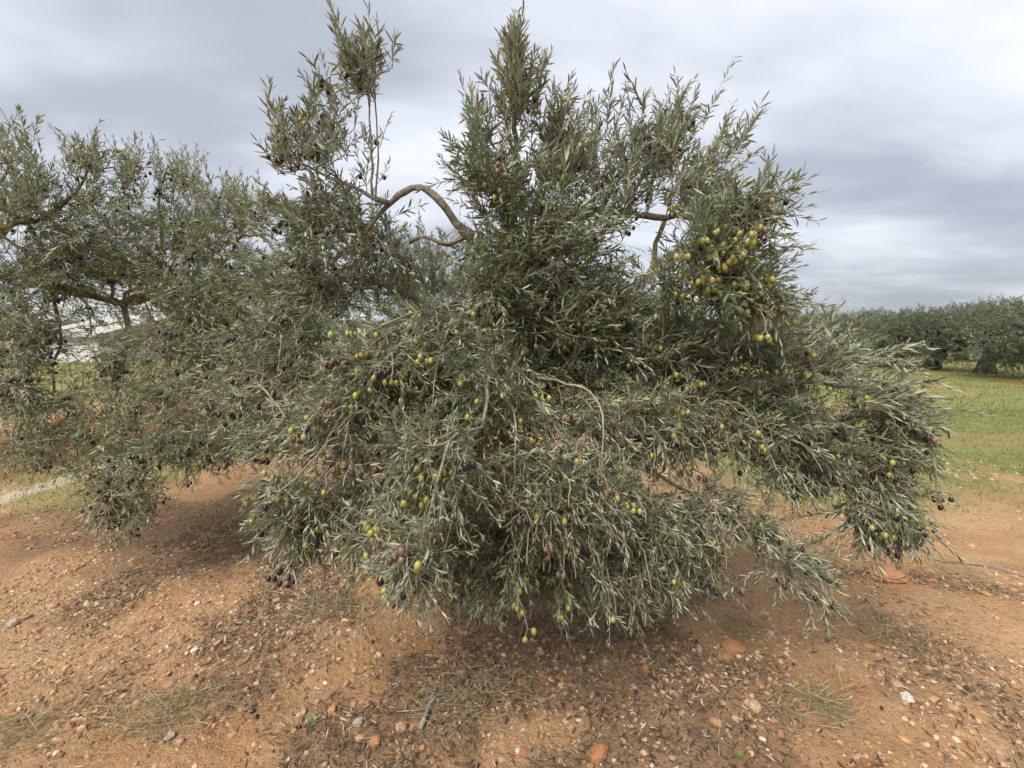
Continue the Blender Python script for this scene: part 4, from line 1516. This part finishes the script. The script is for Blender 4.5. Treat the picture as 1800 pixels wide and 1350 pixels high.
def straw_patch(px, py, wpx, n_, label, green=0.0, hh=0.05):
    p0 = gpoint(px, py)
    rs_ = np.random.default_rng(int(px * 7 + py))
    dist = p0[1] * CP + (CAM_H - p0[2]) * SP
    r = 0.5 * wpx / FPX * dist
    q = np.column_stack([rs_.normal(size=n_) * r * 0.5, rs_.normal(size=n_) * r * 0.30])
    z = ground_z(p0[0] + q[:, 0], p0[1] + q[:, 1]) - p0[2]
    b_ = np.column_stack([q, z + 0.004 + 0.018 * rs_.random(n_)])
    a_ = rs_.normal(size=n_) * 0.9 + rs_.integers(2, size=n_) * math.pi
    ax_ = unit(np.column_stack([np.cos(a_), np.sin(a_), 0.05 + 0.35 * rs_.random(n_) ** 2]))
    s_ = unit(np.cross(rs_.normal(size=(n_, 3)), ax_))
    L_ = hh + 0.10 * rs_.random(n_)
    v_, t_, q_, va = leaves_mesh(b_, ax_, s_, L_, np.full(n_, 0.0021), -0.15 + rs_.normal(size=n_) * 0.2, rs_.random(n_), lod=0)
    o = obj('dry_grass', mesh_np('dry_grass', v_, t_, q_, M_STRAW, True, {'var': va}), None, p0)
    tag(o, label, 'dry grass')


straw_patch(300, 1255, 190, 520, 'patch of flattened grey dry grass in the lower left foreground')
straw_patch(830, 1225, 220, 620, 'patch of dry straw around the grey stick at bottom centre')
straw_patch(560, 1070, 130, 300, 'thin dry grass patch under the left hanging twigs')
straw_patch(1540, 1110, 140, 300, 'dark dry straw patch on the slope right of the drooping sprig')
straw_patch(1440, 1240, 130, 320, 'fan of dry silvery stalks in the right foreground')
straw_patch(1300, 1110, 110, 260, 'small dry straw patch below the right side of the skirt')
straw_patch(1680, 1010, 150, 260, 'dry straw patch beside the dark fallen branch at right')
straw_patch(20, 1300, 140, 260, 'grey dry grass in the bottom left corner')


def weed(px, py, label, s=0.022):
    p0 = gpoint(px, py)
    rs_ = np.random.default_rng(int(px))
    n_ = 12
    a_ = np.arange(n_) * 2.4
    ax_ = unit(np.column_stack([np.cos(a_), np.sin(a_), 0.5 + 0.6 * rs_.random(n_)]))
    s_ = unit(np.cross(ax_, np.array([0, 0, 1.0])))
    v_, t_, q_, va = leaves_mesh(np.zeros((n_, 3)), ax_, s_, s * (0.7 + 0.6 * rs_.random(n_)), np.full(n_, s * 0.42), np.full(n_, -0.15), rs_.random(n_), lod=0)
    o = obj('weed_sprout', mesh_np('weed_sprout', v_, t_, q_, M_WEED, True, {'var': va}), None, p0)
    tag(o, label, 'weed')


weed(738, 1224, 'tiny green weed sprout at the top of the grey dead stick')
weed(549, 1270, 'tiny green weed sprout among pebbles at lower left of centre', 0.026)
weed(655, 1165, 'faint tiny green sprout in brown litter above the other sprouts', 0.02)
weed(1300, 1330, 'small green sprout at the bottom edge right of centre', 0.02)
